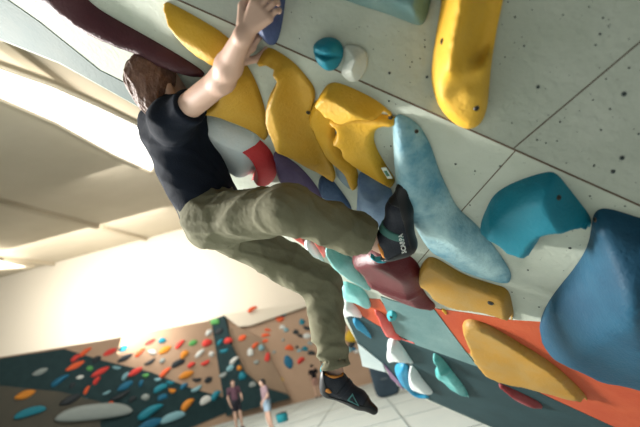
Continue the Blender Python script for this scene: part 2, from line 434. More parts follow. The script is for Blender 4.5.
wallpanel('wall_back', [(-60, 385), (0, 386), (60, 392), (100, 402), (100, 430), (-60, 460)], PLF, brown, .1, .05)
# bright painted wall above the climbing panels
o = link('wall_back', *slab([(-45, 25, 0), (16, 25, 0), (16, 25, 14), (-45, 25, 14)], (0, -1, 0), .3), mat('hall_white', (240, 232, 216), .8, spec=.1), smooth=False); tag(o, kind='structure')
# roof: sloping ceiling with purlins and skylights
RZ = lambda y: 7.2+y*.17
CE = Plane((0, 0, RZ(0)), (1, 0, RZ(0)), (0, 10, RZ(10)))
ceil_m = mat('ceiling_beige', (196, 186, 166), .8, (210, 200, 182), .6, .4, spec=.1)
o = link('ceiling', *slab([(-45, -4, RZ(-4)), (16, -4, RZ(-4)), (16, 25, RZ(25)), (-45, 25, RZ(25))], (0, -.17, -1.0)/np.hypot(1, .17), .2), ceil_m, smooth=False)
tag(o, kind='structure')
ctrim = mat('purlin', (186, 174, 152), .8); pm = MB()
ax = [np.array([1., 0, 0]), np.array([0, 1, .17])/np.hypot(1, .17), np.array([0, -.17, 1])/np.hypot(1, .17)]
for i in range(-6, 3):
    pm.box((i*6.0+1, 10.5, RZ(10.5)-.10), .10, 14.5, .10, ax)
o = pm.build('trim_2', [ctrim]); tag(o, kind='structure')
skym = mat('skylight_glow', (255, 252, 244), .4, emis=2.2)
skyn = [0]
def skylight(px):
    skyn[0] += 1
    pts = [CE.hit(*q)+CE.n*.5 for q in px]
    o = link('window_%d' % skyn[0], *slab(pts, CE.n, .05), skym, smooth=False); tag(o, kind='structure')
    fr = MB()
    for i in range(len(pts)):
        a, b = pts[i], pts[(i+1) % len(pts)]; d = (b-a)/np.linalg.norm(b-a); s_ = np.cross(CE.n, d)
        fr.box((a+b)/2+CE.n*.02, np.linalg.norm(b-a)/2, .07, .06, [d, s_, CE.n])
    f = fr.build('window_frame', [ctrim], o); 
    return o
skylight([(-60, 20), (0, 42), (50, 62), (100, 87), (135, 106), (160, 128), (150, 160), (110, 140), (50, 104), (0, 80), (-60, 50)])
skylight([(-40, 238), (0, 249), (32, 258), (0, 260), (-40, 260)])

# ================================================================== HOLDS ON THE WALL
yel = holdmat('hold_yellow', (224, 170, 40), (230, 188, 84), .4, 6)
amb = holdmat('hold_amber', (172, 128, 44), (166, 136, 78), .7, 7)
olv = holdmat('hold_yellow_dull', (198, 150, 40), (210, 168, 72), .5, 5)  # slightly darker, duller yellow for two volumes
pblue = holdmat('hold_pale_blue', (88, 146, 168), (190, 222, 224), .9, 6, bump=.4)
teal = holdmat('hold_teal', (8, 118, 140), (50, 150, 168), .3, 6)
blue = holdmat('hold_blue', (6, 64, 90), (52, 112, 138), .28, 4, .6)
maroon = holdmat('hold_maroon', (94, 26, 32), (126, 66, 70), .3, 6, .4)
black_m = holdmat('hold_black_maroon', (72, 34, 42), (98, 56, 62), .4, 4)
white = holdmat('hold_white', (206, 214, 214), (226, 230, 228), .6, 8, .5)
mint = holdmat('hold_mint', (118, 194, 192), (172, 218, 214), .5, 8, .5)
mint2 = holdmat('hold_sea_green', (64, 160, 158), (140, 204, 200), .6, 10, .45)
coral = holdmat('hold_coral', (252, 100, 94), (252, 150, 138), .5, 9, .4)
skyb = holdmat('hold_sky_blue', (20, 134, 178), (70, 170, 200), .4, 9, .5)
red = holdmat('hold_red', (214, 50, 56), (226, 96, 98), .4, 6)
navy = holdmat('hold_navy', (52, 58, 104), (96, 116, 160), .6, 8)
violet = holdmat('hold_violet', (98, 82, 122), (140, 126, 160), .5, 6)
steel = holdmat('hold_steel_blue', (96, 126, 168), (164, 190, 214), .7, 6)
gteal = holdmat('volume_grey_teal', (84, 122, 124), (128, 152, 148), .8, 5, .5)
dred = holdmat('hold_dark_red', (130, 40, 44))
W = 'climbing holds on the overhanging wall'

y1 = hold('climbing_hold', 'long bright yellow volume at the top edge, hanging right of the grey-teal wedge', 'climbing hold',
     [(446, -70), (441, 0), (436, 34), (431, 72), (434, 94), (441, 110), (454, 124), (468, 130), (479, 126), (487, 110), (491, 69), (496, 34), (503, 0), (514, -70)], WU,
     along([(470, -60), (463, 0), (455, 40), (451, 72)], .15)+along([(484, -50), (478, 0), (470, 40), (464, 66)], .075)+along([(500, -50), (492, 0), (486, 35), (480, 60)], .0)+along([(450, -50), (444, 0), (439, 40), (435, 75)], .06)
     +along([(440, 98), (456, 86), (474, 70), (489, 58)], .075)+[(447, 108, .06), (470, 95, .09), (474, 112, .07), (460, 120, .06), (484, 80, .06)], yel, .014, .03,
     bolts=[(443, 42, .006), (477, 108, .006)], sharp=.3, group=W, soft=.045, lim=1.6)
y2 = hold('climbing_hold', 'yellow twin-lobed hold with two scooped pockets, above the shoe pressed on the wall', 'climbing hold',
     [(336, 112), (394, 116), (394, 126), (380, 128), (374, 136), (377, 149), (388, 168), (395, 179), (391, 188), (375, 180), (357, 169), (343, 158), (334, 144), (331, 128)], WL,
     [(340, 130, .04), (342, 145, .045), (356, 160, .045), (375, 174, .04), (364, 132, .02), (368, 150, .025), (382, 168, .03), (352, 130, .025)], yel, .012, .018, sharp=.2, group=W, soft=.05, lim=.8)
hold('pocket_lobe', None, None, [(320, 98), (338, 108), (335, 128), (338, 143), (346, 157), (357, 169), (358, 186), (352, 191), (343, 174), (328, 160), (317, 141), (309, 122), (313, 105)], WL,
     [(318, 112, .03), (316, 130, .03), (330, 150, .03), (348, 178, .025), (330, 130, .015)], yel, .008, .022, sharp=.3, soft=.06, lim=.7, part_of=y2)
hold('upper_lobe', None, None, [(317, 108), (319, 97), (328, 84), (339, 83), (359, 91), (379, 102), (391, 113), (393, 120), (386, 123), (370, 120), (352, 122), (337, 123), (325, 118)], WL,
     [(330, 92, .05), (350, 98, .055), (372, 106, .05), (330, 112, .065), (352, 114, .07), (372, 115, .06), (385, 118, .045)], yel, .012, .014, sharp=.15, soft=.06, lim=1.0, bolts=[(388, 118, .005)], part_of=y2)
# small product tag on the lip of the twin-lobed hold
tg = MB(); pc = P(387, 173, 1/wl(387, 173)*.945)
tgd = WL.hit(391, 179)-WL.hit(383, 166); tgd /= np.linalg.norm(tgd)
tg.box(pc, .026, .010, .002, [tgd, np.cross(WL.n, tgd), WL.n], 0)
tg.box(pc+WL.n*.0022, .013, .006, .0006, [tgd, np.cross(WL.n, tgd), WL.n], 1)
t_ = tg.build('tag', [mat('tag_white', (222, 226, 214), .5), mat('tag_green', (70, 120, 96), .5)]); t_['label'] = 'small white and green tag on the lip'; adopt(t_, y2)

c3 = hold('climbing_hold', 'dark-sided yellow volume left of the twin-lobed hold, touching its left lobe', 'climbing hold',
     [(266, 46), (291, 60), (306, 76), (316, 92), (312, 113), (320, 140), (333, 165), (336, 183), (318, 174), (290, 159), (274, 149), (266, 120), (262, 85), (261, 60)], WL,
     along([(268, 56), (272, 85), (275, 110), (283, 140)], .085)+along([(284, 66), (290, 100), (298, 130), (316, 165)], .03)+along([(298, 72), (304, 100), (310, 130), (328, 170)], .0), olv, .014, .03,
     bolts=[(309, 112, .006)], sharp=.3, group=W, soft=.02, lim=.95)
c2 = hold('climbing_hold', 'dull yellow volume just right of the raised forearm', 'climbing hold',
     [(234, 50), (250, 70), (261, 95), (268, 125), (266, 141), (254, 133), (240, 126), (222, 119), (204, 112), (215, 85), (222, 62)], WL,
     along([(234, 60), (229, 80), (218, 98), (210, 108)], .08)+along([(248, 80), (258, 104), (262, 128)], .012)+[(240, 100, .045)], olv, .014, .03, bolts=[(239, 73, .006)], sharp=.3, group=W, soft=.05, lim=.8)
c1 = hold('climbing_hold', 'yellow volume above the right end of the dark maroon ridge, left of the raised forearm', 'climbing hold',
     [(163, 2), (180, 8), (205, 22), (226, 36), (241, 54), (234, 64), (220, 68), (205, 62), (186, 48), (168, 26)], WL,
     [(190, 26, .06), (215, 45, .08), (230, 56, .05)], yel, .012, .06, sharp=.4, group=W)
hold('climbing_hold', 'very long dark maroon ridge volume running to the top left corner', 'climbing hold',
     [(10, -40), (60, -30), (90, 2), (114, 18), (155, 41), (190, 62), (209, 76), (193, 78), (160, 68), (138, 57), (93, 38), (55, 14), (27, 0), (5, -16)], WL,
     [(40, -14, .09), (90, 18, .10), (140, 46, .09), (185, 68, .05)], black_m, .012, .07, sharp=.4, group=W)
hold('climbing_hold', 'small bright teal hold with a dark slot, above the crease line', 'climbing hold',
     [(313, 47), (320, 39), (332, 37), (342, 44), (343, 57), (336, 69), (327, 71), (317, 63)], WU, [(328, 53, .05), (322, 48, .05), (336, 60, .04)], teal, .01, .03,
     ridges=[([(315, 53), (327, 57), (341, 56)], .005, -.022)], sharp=.3, group=W)
hold('climbing_hold', 'off-white rounded blur ghost, shaped as a hold, right beside the small bright teal hold', 'climbing hold',
     [(344, 45), (356, 45), (366, 51), (368, 62), (364, 74), (357, 82), (347, 80), (341, 72), (345, 58)], WU, [(355, 62, .03)], holdmat('ghost_off_white', (184, 188, 176), (198, 200, 188), .5, 8), .006, .05, sharp=.8, group=W)  # motion-blur ghost of the teal hold, added as a solid hold
hh = hold('climbing_hold', 'navy and violet hold gripped by the raised hand', 'climbing hold',
     [(250, -22), (268, -26), (284, -10), (284, 12), (278, 40), (270, 46), (260, 36), (250, 22), (245, 4)], WU, [(262, 0, .09), (272, 22, .07), (256, 12, .08)], navy, .01, .05, sharp=.3, group=W)
hold('wall_volume', 'grey-teal wedge volume cut by the top edge, left of the long yellow volume', 'wall volume',
     [(310, -50), (330, -10), (350, 2), (385, 14), (415, 25.5), (421, 27), (426, 20), (431, 0), (438, -50)], WU, [(380, -10, .06), (415, 15, .06), (350, -10, .05)], gteal, .02, .04, sharp=.6, group=W)
hold('climbing_hold', 'long pale blue twisted fin running down right of the foot on the wall', 'climbing hold',
     [(394, 114), (402, 114), (419, 125), (431, 146), (438, 167), (447, 187), (458, 208), (475, 223), (494, 246), (509, 268), (513, 278), (510, 284), (498, 283), (465, 273), (441, 259), (427, 247), (415, 230), (404, 210), (397, 190), (394, 165), (393, 135)], WL,
     [(400, 125, .03), (405, 150, .06), (410, 180, .08), (422, 212, .10), (436, 190, .035), (424, 155, .04), (446, 205, .02), (440, 225, .07), (458, 232, .085), (480, 255, .055), (503, 277, .02), (452, 255, .08)], pblue, .012, .06, bolts=[(414.6, 133, .005)], sharp=.4, group=W, soft=.045, lim=.7)
hold('climbing_hold', 'pale steel blue hold directly left of the shoe on the wall', 'climbing hold',
     [(359, 172), (370, 176), (384, 184), (392, 190), (391, 208), (384, 227), (368, 224), (358, 218), (357, 200)], WL, [(372, 198, .06), (366, 210, .06)], steel, .012, .05, sharp=.4, group=W)
hold('climbing_hold', 'grey-blue hold seen between the lobes of the yellow pocketed hold', 'climbing hold',
     [(337, 160), (345, 162), (354, 172), (357, 182), (352, 190), (343, 184), (336, 174)], WL, [(346, 176, .02)], holdmat('hold_grey_blue', (120, 140, 150)), .004, .03, group=W)
hold('climbing_hold', 'big teal hold with two bolt holes, left of the giant blue volume', 'climbing hold',
     [(480, 228), (485, 212), (496, 193), (520, 180), (547, 172), (557, 174), (571, 191), (588, 213), (592, 222), (588, 230), (565, 232), (547, 242), (534, 254), (522, 258), (503, 252), (487, 240)], WL,
     along([(487, 230), (505, 238), (525, 240), (545, 231), (565, 226), (588, 224)], .10)+along([(487, 213), (500, 197), (522, 185), (547, 178), (560, 184), (572, 197), (586, 214)], .05)+[(530, 212, .08), (555, 205, .08)], teal, .012, .04, bolts=[(560, 197, .006), (498, 220, .007)], sharp=.3, group=W, soft=.02, lim=.95)
hold('wall_volume', 'giant smooth dark blue rounded volume at the right edge', 'wall volume',
     [(594, 211), (606, 208), (640, 218), (680, 232), (706, 290), (700, 360), (660, 396), (640, 391), (613, 386), (582, 376), (558, 361), (542, 342), (539, 325), (547, 304), (559, 287), (575, 267), (587, 247), (591, 228)], WL,
     [(605, 260, .12), (570, 320, .16), (640, 320, .22), (660, 260, .16), (600, 350, .16)], blue, .012, .16, bolts=[(602, 222, .006)], sharp=.3, group=W, boltmat=mat('bolt_rust', (120, 90, 70), .6))
hold('climbing_hold', 'glossy dark maroon hold below the shoe on the wall', 'climbing hold',
     [(352, 256), (372, 246), (395, 248), (413, 258), (421, 270), (421, 284), (428, 297), (436, 305), (433, 311), (415, 308), (396, 301), (374, 290), (360, 275)], WL,
     [(385, 265, .09), (400, 280, .10), (420, 300, .05), (370, 268, .07)], maroon, .012, .06, ridges=[([(372, 288), (400, 298), (434, 308)], .02, .02)], sharp=.4, group=W)
hold('climbing_hold', 'amber crescent hold with one dark bolt, between the pale blue fin and orange panel', 'climbing hold',
     [(420, 268), (428, 257), (438, 259), (464, 274), (490, 283), (507, 289), (512, 303), (514, 319), (510, 323), (500, 319), (479, 313), (452, 309), (431, 298), (420, 284)], WL,
     [(440, 270, .035), (470, 290, .035), (495, 298, .04), (430, 288, .05), (455, 302, .055), (480, 308, .05), (508, 312, .05)], amb, .012, .02, bolts=[(491, 303, .010)], sharp=.2, group=W, soft=.03, lim=.8)
hold('climbing_hold', 'large amber leaf-shaped hold with raised rim, lowest of the yellow ones', 'climbing hold',
     [(462, 322), (468, 318), (486, 323), (516, 340), (551, 362), (575, 383), (589, 399), (587, 403), (571, 401), (534, 391), (499, 383), (483, 374), (471, 357), (464, 338)], WL,
     [(472, 328, .035), (500, 340, .035), (540, 366, .035), (575, 392, .03), (485, 350, .03), (520, 368, .03), (484, 366, .055), (505, 378, .055), (540, 388, .05), (570, 397, .04)], amb, .012, .016, sharp=.2, group=W, soft=.05, lim=.8)
hold('climbing_hold', 'thin dark red hold under the amber leaf-shaped hold', 'climbing hold',
     [(497, 382), (508, 386), (525, 394), (540, 402), (544, 408), (538, 410), (520, 403), (503, 392)], WL, [(520, 396, .04)], dred, .008, .03, group=W)
hold('climbing_hold', 'sea green pointed leaf hold on the dark teal band', 'climbing hold',
     [(432, 352), (436, 353), (442, 357), (453, 371), (463, 384), (470, 397), (467, 399), (448, 388), (435, 375), (434, 362)], WL,
     [(438, 365, .06), (448, 375, .03), (442, 378, .08), (460, 390, .04)], mint2, .01, .04, ridges=[([(434, 354), (445, 363), (467, 397)], .012, .03)], sharp=.3, group=W)
hold('climbing_hold', 'upper white teardrop hold, hanging below the coral hold', 'climbing hold',
     [(388, 338), (396, 338), (403, 346), (410, 357), (415, 364), (411, 366), (402, 363), (391, 364), (386, 356), (387, 347)], WL, [(393, 352, .11), (403, 358, .06), (396, 343, .06)], white, .01, .05,
     ridges=[([(396, 340), (404, 350), (414, 364)], .015, .03)], sharp=.3, group=W)
hold('climbing_hold', 'bright sky blue hold underneath both white teardrop holds', 'climbing hold',
     [(395, 364), (408, 364), (412, 380), (416, 390), (430, 396), (430, 399), (417, 398), (406, 390), (397, 378)], WL, [(402, 374, .05), (415, 392, .04)], skyb, .01, .05, group=W)
hold('climbing_hold', 'lower white teardrop hold, overlapping the sky blue hold', 'climbing hold',
     [(410, 364), (415, 367), (424, 380), (434, 392), (432, 395), (420, 394), (411, 389), (408, 380), (409, 370)], WL, [(414, 380, .12), (425, 389, .06)], white, .01, .05,
     ridges=[([(414, 368), (424, 381), (433, 393)], .015, .03)], sharp=.3, group=W)
hold('climbing_hold', 'coral pink stepped hold just left of the round turquoise hold', 'climbing hold',
     [(373, 308), (382, 313), (389, 320), (396, 333), (405, 339), (416, 342), (414, 345), (399, 341), (387, 337), (379, 324)], WL, [(384, 320, .05), (392, 333, .06), (408, 342, .03)], coral, .01, .04, sharp=.3, group=W)
hold('climbing_hold', 'small round turquoise hold with a central bolt', 'climbing hold',
     [(386, 315), (388, 310), (393, 309), (397, 312), (398, 317), (395, 321), (390, 322), (387, 319)], WL, [(392, 315, .03)], holdmat('hold_turquoise', (10, 150, 160)), .01, .035, bolts=[(391, 317, .007)], group=W)
hold('climbing_hold', 'narrow glossy blue leaf hold left of the coral hold', 'climbing hold',
     [(352, 317), (358, 318), (368, 330), (373, 340), (365, 337), (355, 327)], WL, [(362, 329, .04)], skyb, .01, .04, ridges=[([(354, 318), (363, 326), (372, 339)], .012, .02)], group=W)
hold('climbing_hold', 'white pointed hold beside the lower leg, above the blue leaf hold', 'climbing hold',
     [(342, 300), (353, 303), (361, 312), (363, 319), (354, 317), (344, 318)], WL, [(350, 311, .06), (358, 315, .03)], white, .01, .04, sharp=.3, group=W)
hold('climbing_hold', 'tiny bright yellow hold at the tip of the orange panel', 'climbing hold',
     [(440, 308), (444, 308), (448, 313), (447, 316), (443, 313)], WL, [(444, 311, .02)], yel, .006, .02, group=W)
hold('climbing_hold', 'large pale mint drop-shaped hold under the bent shin', 'climbing hold',
     [(326, 244), (338, 250), (352, 258), (357, 269), (370, 286), (371, 292), (357, 286), (342, 277), (331, 266), (326, 255)], WL, [(340, 258, .10), (338, 268, .10), (358, 281, .05)], mint, .01, .07, sharp=.3, group=W)
hold('climbing_hold', 'second mint hold with a pointed tail, below the large mint one', 'climbing hold',
     [(342, 281), (356, 285), (366, 292), (372, 307), (366, 309), (356, 304), (346, 301), (340, 290)], WL, [(352, 292, .06), (364, 302, .03)], mint, .01, .05, sharp=.3, group=W)
hold('climbing_hold', 'coral hold under the bent knee, further left of the pair', 'climbing hold',
     [(284, 228), (294, 231), (304, 238), (306, 248), (298, 243), (288, 236)], WL, [(297, 238, .04)], coral, .01, .04, group=W)
hold('climbing_hold', 'coral hold under the bent knee, beside the large mint hold', 'climbing hold',
     [(312, 239), (320, 243), (327, 249), (325, 259), (319, 251)], WL, [(321, 248, .03)], coral, .01, .04, group=W)
hold('climbing_hold', 'pale mint hold between the two coral holds under the knee', 'climbing hold',
     [(304, 238), (312, 240), (320, 253), (326, 268), (316, 262), (306, 250)], WL, [(314, 253, .03)], white, .01, .04, group=W)
hold('climbing_hold', 'dark sea green hold behind the dangling knee', 'climbing hold',
     [(306, 251), (316, 262), (325, 274), (330, 284), (318, 276), (308, 263)], WL, [(318, 267, .04)], holdmat('hold_dark_sea', (50, 120, 118)), .01, .04, group=W)
# behind the climber's waist
hold('wall_volume', 'pale icy blue volume between the dark shirt and the red hold', 'wall volume',
     [(203, 114), (214, 115), (228, 122), (246, 129), (258, 136), (262, 150), (256, 168), (240, 178), (222, 168), (208, 146)], WL, [(225, 140, .07), (240, 160, .06), (215, 128, .06)],
     holdmat('volume_ice', (222, 236, 240), (240, 242, 242), .8, 4), .012, .06, sharp=.4, group=W)
hold('climbing_hold', 'red hold above the raised thigh, left of the violet hold', 'climbing hold',
     [(246, 133), (256, 137), (268, 147), (275, 160), (276, 176), (266, 186), (252, 182), (250, 160), (238, 150), (233, 143)], WL, [(262, 155, .06), (258, 170, .07)], red, .012, .05, sharp=.4, group=W)
hold('climbing_hold', 'violet hold above the raised knee', 'climbing hold',
     [(274, 150), (285, 156), (299, 166), (312, 180), (321, 194), (322, 206), (304, 204), (286, 190), (276, 172)], WL, [(297, 180, .06), (308, 192, .06)], violet, .012, .06, sharp=.4, group=W)
hold('climbing_hold', 'dark blue hold tapering down toward the shin, right of the violet hold', 'climbing hold',
     [(322, 174), (330, 177), (342, 192), (351, 206), (351, 214), (338, 212), (326, 203), (318, 188)], WL, [(334, 195, .06), (343, 206, .05)], holdmat('hold_ink_blue', (56, 78, 116), (96, 126, 156), .5, 8), .012, .05, group=W)

# ================================================================== THE CLIMBER
skin = mat('skin', (206, 168, 148), .55, (214, 180, 162), .5, 9, spec=.35)
hair_m = mat('hair_brown', (104, 74, 62), .6, (136, 102, 88), .8, 40, .5, 120)
shirt_m = mat('shirt_navy', (22, 28, 40), .85, (30, 36, 50), .5, 9, .3, 200, spec=.15)
pants_m = mat('pants_olive', (116, 113, 92), .85, (130, 127, 106), .6, 7, .55, 26, spec=.15)
shoe_m = mat('shoe_black', (24, 28, 40), .6, (36, 42, 54), .6, 20, .2, 150)
rub_m = mat('shoe_rubber', (18, 20, 24), .45)
strap_m = mat('strap_green', (62, 110, 104), .6)
orange_l = mat('lining_orange', (206, 132, 58), .7)
turq = mat('loop_turquoise', (40, 160, 178), .5)
white_p = mat('print_white', (226, 228, 224), .6)
eye_m = mat('eye', (222, 216, 208), .2); iris_m = mat('iris', (52, 40, 34), .2)

def P3(t): return P(*t)
Rsh, Lsh = P(172, 120, 1.62), P(190, 106, 1.92)
neck = P(174, 105, 1.74); headc = P(161, 82, 1.68)
pelv = P(214, 212, 1.90); Rhip, Lhip = P(214, 220, 1.83), P(232, 230, 2.02)
chest = P(176, 130, 1.80); waist = P(196, 178, 1.88)
Rel, Rwr = P(222, 80, 1.37), P(243, 36, 1.19)
Lel, Lwr = P(216, 92, 1.66), P(233, 62, 1.36)
Rkn, Ran = P(288, 209, 1.52), P(383, 243, 1.57)
Lkn, Lan = P(321, 284, 2.0), P(335, 371, 1.99)
J = np.array([Rsh, Lsh, neck, headc, pelv, Rhip, Lhip, Rel, Rwr, Lel, Lwr, Rkn, Ran, Lkn, Lan, P(258, 0, 1.15), P(400, 170, 1.4), P(372, 410, 2)])
lo, hi = J.min(0)-.16, J.max(0)+.16

# shoe axes
Rtoe_d = P(396, 181, 1.42)-P(410, 252, 1.56); Rtoe_d /= np.linalg.norm(Rtoe_d)
Rup = P(380, 242, 1.565)-P(412, 247, 1.56); Rup -= Rtoe_d*(Rup@Rtoe_d); Rup /= np.linalg.norm(Rup)
Ltoe_d = P(371, 405, 1.95)-P(322, 389, 2.0); Ltoe_d /= np.linalg.norm(Ltoe_d)
Lup = P(330, 370, 1.99)-P(336, 392, 1.99); Lup -= Ltoe_d*(Lup@Ltoe_d); Lup /= np.linalg.norm(Lup)
Rheel = P(416, 250, 1.56); Lheel = P(321, 393, 1.99)        # sole point under the heel

def leg_prims(S, hip, kn, an, r, k=.03):
    S.cone(hip, kn, r[0], r[1], k); S.cone(kn, an, r[1], r[2], k)
B = SDF(lo, hi, .0075)
hf = -WL.n*1.0+CAMX*.35; hu = headc-neck; hf -= hu*(hf@hu)/(hu@hu); HF = frame(hf, hu)
head_prims(B, headc, HF, 1.02)
B.cone(neck, headc-HF[2]*.03, .056, .055, .02)
B.cone(Rsh, Lsh, .075, .075, .04); B.cone(chest, waist, .115, .10, .06); B.cone(waist, pelv, .10, .115, .06); B.cone(neck, chest, .06, .10, .05)
leg_prims(B, Rhip, Rkn, Ran, (.085, .058, .036)); leg_prims(B, Lhip, Lkn, Lan, (.085, .058, .036))
calf = lambda k, a: k+(a-k)*.3
for k_, a_ in ((Rkn, Ran), (Lkn, Lan)): B.cone(calf(k_, a_), k_+(a_-k_)*.5, .052, .048, .02)
B.cone(Ran, Rheel+Rup*.045+Rtoe_d*.03, .036, .034, .02); B.cone(Rheel+Rup*.04+Rtoe_d*.04, Rheel+Rup*.032+Rtoe_d*.20, .03, .02, .02)
B.cone(Lan, Lheel+Lup*.045+Ltoe_d*.03, .036, .034, .02); B.cone(Lheel+Lup*.04+Ltoe_d*.04, Lheel+Lup*.032+Ltoe_d*.20, .03, .02, .02)
B.cone(Rsh, Rel, .05, .042, .03); B.cone(Rel, Rel+(Rwr-Rel)*.35, .042, .041, .02); B.cone(Rel+(Rwr-Rel)*.35, Rwr, .041, .027, .02)
B.cone(Lsh, Lel, .05, .042, .03); B.cone(Lel, Lel+(Lwr-Lel)*.35, .042, .041, .02); B.cone(Lel+(Lwr-Lel)*.35, Lwr, .041, .027, .02)
Vb, Qb = B.mesh()
body = link('person', relax(Vb, Qb, 1), Qb, skin)
tag(body, 'climber in dark shirt and olive trousers hanging from the wall, one foot pressed on it', 'person')
# hands, grown at a finer grain and fused onto the wrists
def add_hand(wr, el, tip, nrm, side, curl):
    f = tip-wr; f /= np.linalg.norm(f); b = nrm-f*(nrm@f); b /= np.linalg.norm(b); t = np.cross(b, f)*side
    S = SDF(wr-.24, wr+.24, .0034)
    hand_prims(S, wr, (f, t, b), .98, curl)
    S.cone(wr-(wr-el)*.0, el+(wr-el)*.78, .027, .0305, .015)
    return S.mesh()
import bmesh
def fuse(o, V, Q):
    bm = bmesh.new(); bm.from_mesh(o.data); vs = [bm.verts.new(v) for v in V]
    for q in Q:
        try: bm.faces.new([vs[i] for i in q]).smooth = True
        except ValueError: pass
    bm.to_mesh(o.data); bm.free()
fuse(body, *add_hand(Rwr, Rel, P(262, 10, 1.15), WU.n, 1, (.25, .75, .7)))
fuse(body, *add_hand(Lwr, Lel, P(245, 40, 1.30), WL.n, -1, (.2, .7, .6)))
# hair
H = SDF(headc-.2, headc+.2, .004)
H.ell(headc+HF[2]*.032-HF[0]*.016, HF, (.112, .092, .100), .01)
H.ell(headc-HF[0]*.075-HF[2]*.04, HF, (.05, .072, .07), .03)
H.field(lambda X: wrinkle(X, 70, .004, 12, HF[1]*1.0+HF[2]*.3))
for sd in (-1, 1): H.cut(headc+HF[0]*.07+HF[2]*.05, HF[0]*1-HF[2]*.75) if sd > 0 else None
Vh, Qh = H.mesh(); link('hair', Vh, Qh, hair_m, body)
for sd in (-1, 1):
    E_ = SDF(headc-.14, headc+.14, .004); E_.ell(headc+HF[0]*.078+HF[2]*.012+HF[1]*sd*.031, HF, (.012, .012, .009), 0); v_, q_ = E_.mesh(); ey = link('eye', v_, q_, eye_m, body)
    E_ = SDF(headc-.14, headc+.14, .0025); E_.ell(headc+HF[0]*.0885+HF[2]*.012+HF[1]*sd*.031, HF, (.0035, .006, .006), 0); v_, q_ = E_.mesh(); link('iris', v_, q_, iris_m, ey)
# shirt
S = SDF(lo, hi, .0075)
S.cone(Rsh, Lsh, .092, .09, .05); S.cone(chest, waist, .14, .128, .07); S.cone(waist, pelv, .130, .146, .06); S.cone(neck-(neck-chest)*.25, chest, .07, .115, .05)
S.cone(P(158, 122, 1.80), P(178, 165, 1.86), .075, .08, .05)
S.cone(Rsh, Rsh+(Rel-Rsh)*.40, .072, .066, .03); S.cone(Lsh, Lsh+(Lel-Lsh)*.5, .07, .064, .03)
sd_ = (pelv-waist)/np.linalg.norm(pelv-waist)
S.cut(pelv+sd_*.02, sd_)
S.cut(Rsh+(Rel-Rsh)*.42, Rel-Rsh)
S.field(lambda X: wrinkle(X, 22, .006, 3, (.3, .5, .8)))
Vs, Qs = S.mesh(); link('shirt', relax(Vs, Qs, 1), Qs, shirt_m, body)
# trousers
T = SDF(lo, hi, .0065)
T.cone(waist+(pelv-waist)*.75, pelv, .128, .135, .04); T.cone(pelv, Rhip, .125, .12, .05); T.cone(pelv, Lhip, .125, .115, .05)
T.cone(Rhip, Rkn, .118, .088, .05); T.cone(Rkn, Rkn+(Ran-Rkn)*.5, .088, .082, .03); T.cone(Rkn+(Ran-Rkn)*.5, Rkn+(Ran-Rkn)*.97, .082, .072, .03)
T.cone(Lhip, Lkn, .112, .094, .05); T.cone(Lkn, Lkn+(Lan-Lkn)*.5, .094, .082, .03); T.cone(Lkn+(Lan-Lkn)*.5, Lkn+(Lan-Lkn)*1.03, .082, .070, .03)
dR = (Ran-Rkn)/np.linalg.norm(Ran-Rkn); dL = (Lan-Lkn)/np.linalg.norm(Lan-Lkn)
def local_cut(S, p, n, rad):
    sl, X = S.sub(p-rad, p+rad); d = np.maximum((X-p)@n, np.linalg.norm(X-p, axis=-1)-rad*.95)
    # only the half space past the cuff, inside the ball
    S.D[sl] = np.where(np.linalg.norm(X-p, axis=-1) < rad, np.maximum(S.D[sl], (X-p)@n), S.D[sl])
T.field(lambda X: wrinkle(X, 21, .0095, 8, (.5, .2, .8)))
# knee and ankle folds ring the limb
def rings(S, a, b, amp, k, t0, t1):
    d = (b-a); L_ = np.linalg.norm(d); d = d/L_
    c = (a+b)/2; R = L_/2+.14; sl, X = S.sub(c-R, c+R)
    t = ((X-a)@d)/L_; e = np.cross(d, [.3, .5, .8]); e /= np.linalg.norm(e); g = np.cross(d, e)
    env = np.clip((t-t0)/.08, 0, 1)*np.clip((t1-t)/.08, 0, 1)
    ph = t*k+1.6*np.sin((X-a)@e*14+1)+.8*np.sin((X-a)@g*19)
    S.D[sl] = S.D[sl]+amp*env*(np.abs(np.sin(ph))-.5)
rings(T, Lkn, Lan, .011, 15, .55, 1.1); rings(T, Lhip, Lkn, .012, 9, .5, 1.05); rings(T, Lkn, Lan, .009, 9, -.05, .4); rings(T, Rhip, Rkn, .010, 8, .2, .9); rings(T, Rkn, Ran, .006, 12, .1, .98)
local_cut(T, Ran-dR*.05, dR, .17); local_cut(T, Lan-dL*.025, dL, .17)
# hollow cuffs
for a_, d_, e_ in ((Ran-dR*.04, dR, -.03), (Lan-dL*.02, dL, -.03)):
    sl, X = T.sub(a_-.12, a_+.12); q = (X-a_)@d_; rr = np.linalg.norm((X-a_)-q[..., None]*d_, axis=-1)
    T.D[sl] = np.maximum(T.D[sl], -np.maximum(rr-.058, -(q+.05)))
Vt, Qt = T.mesh(); link('trousers', relax(Vt, Qt, 1), Qt, pants_m, body)

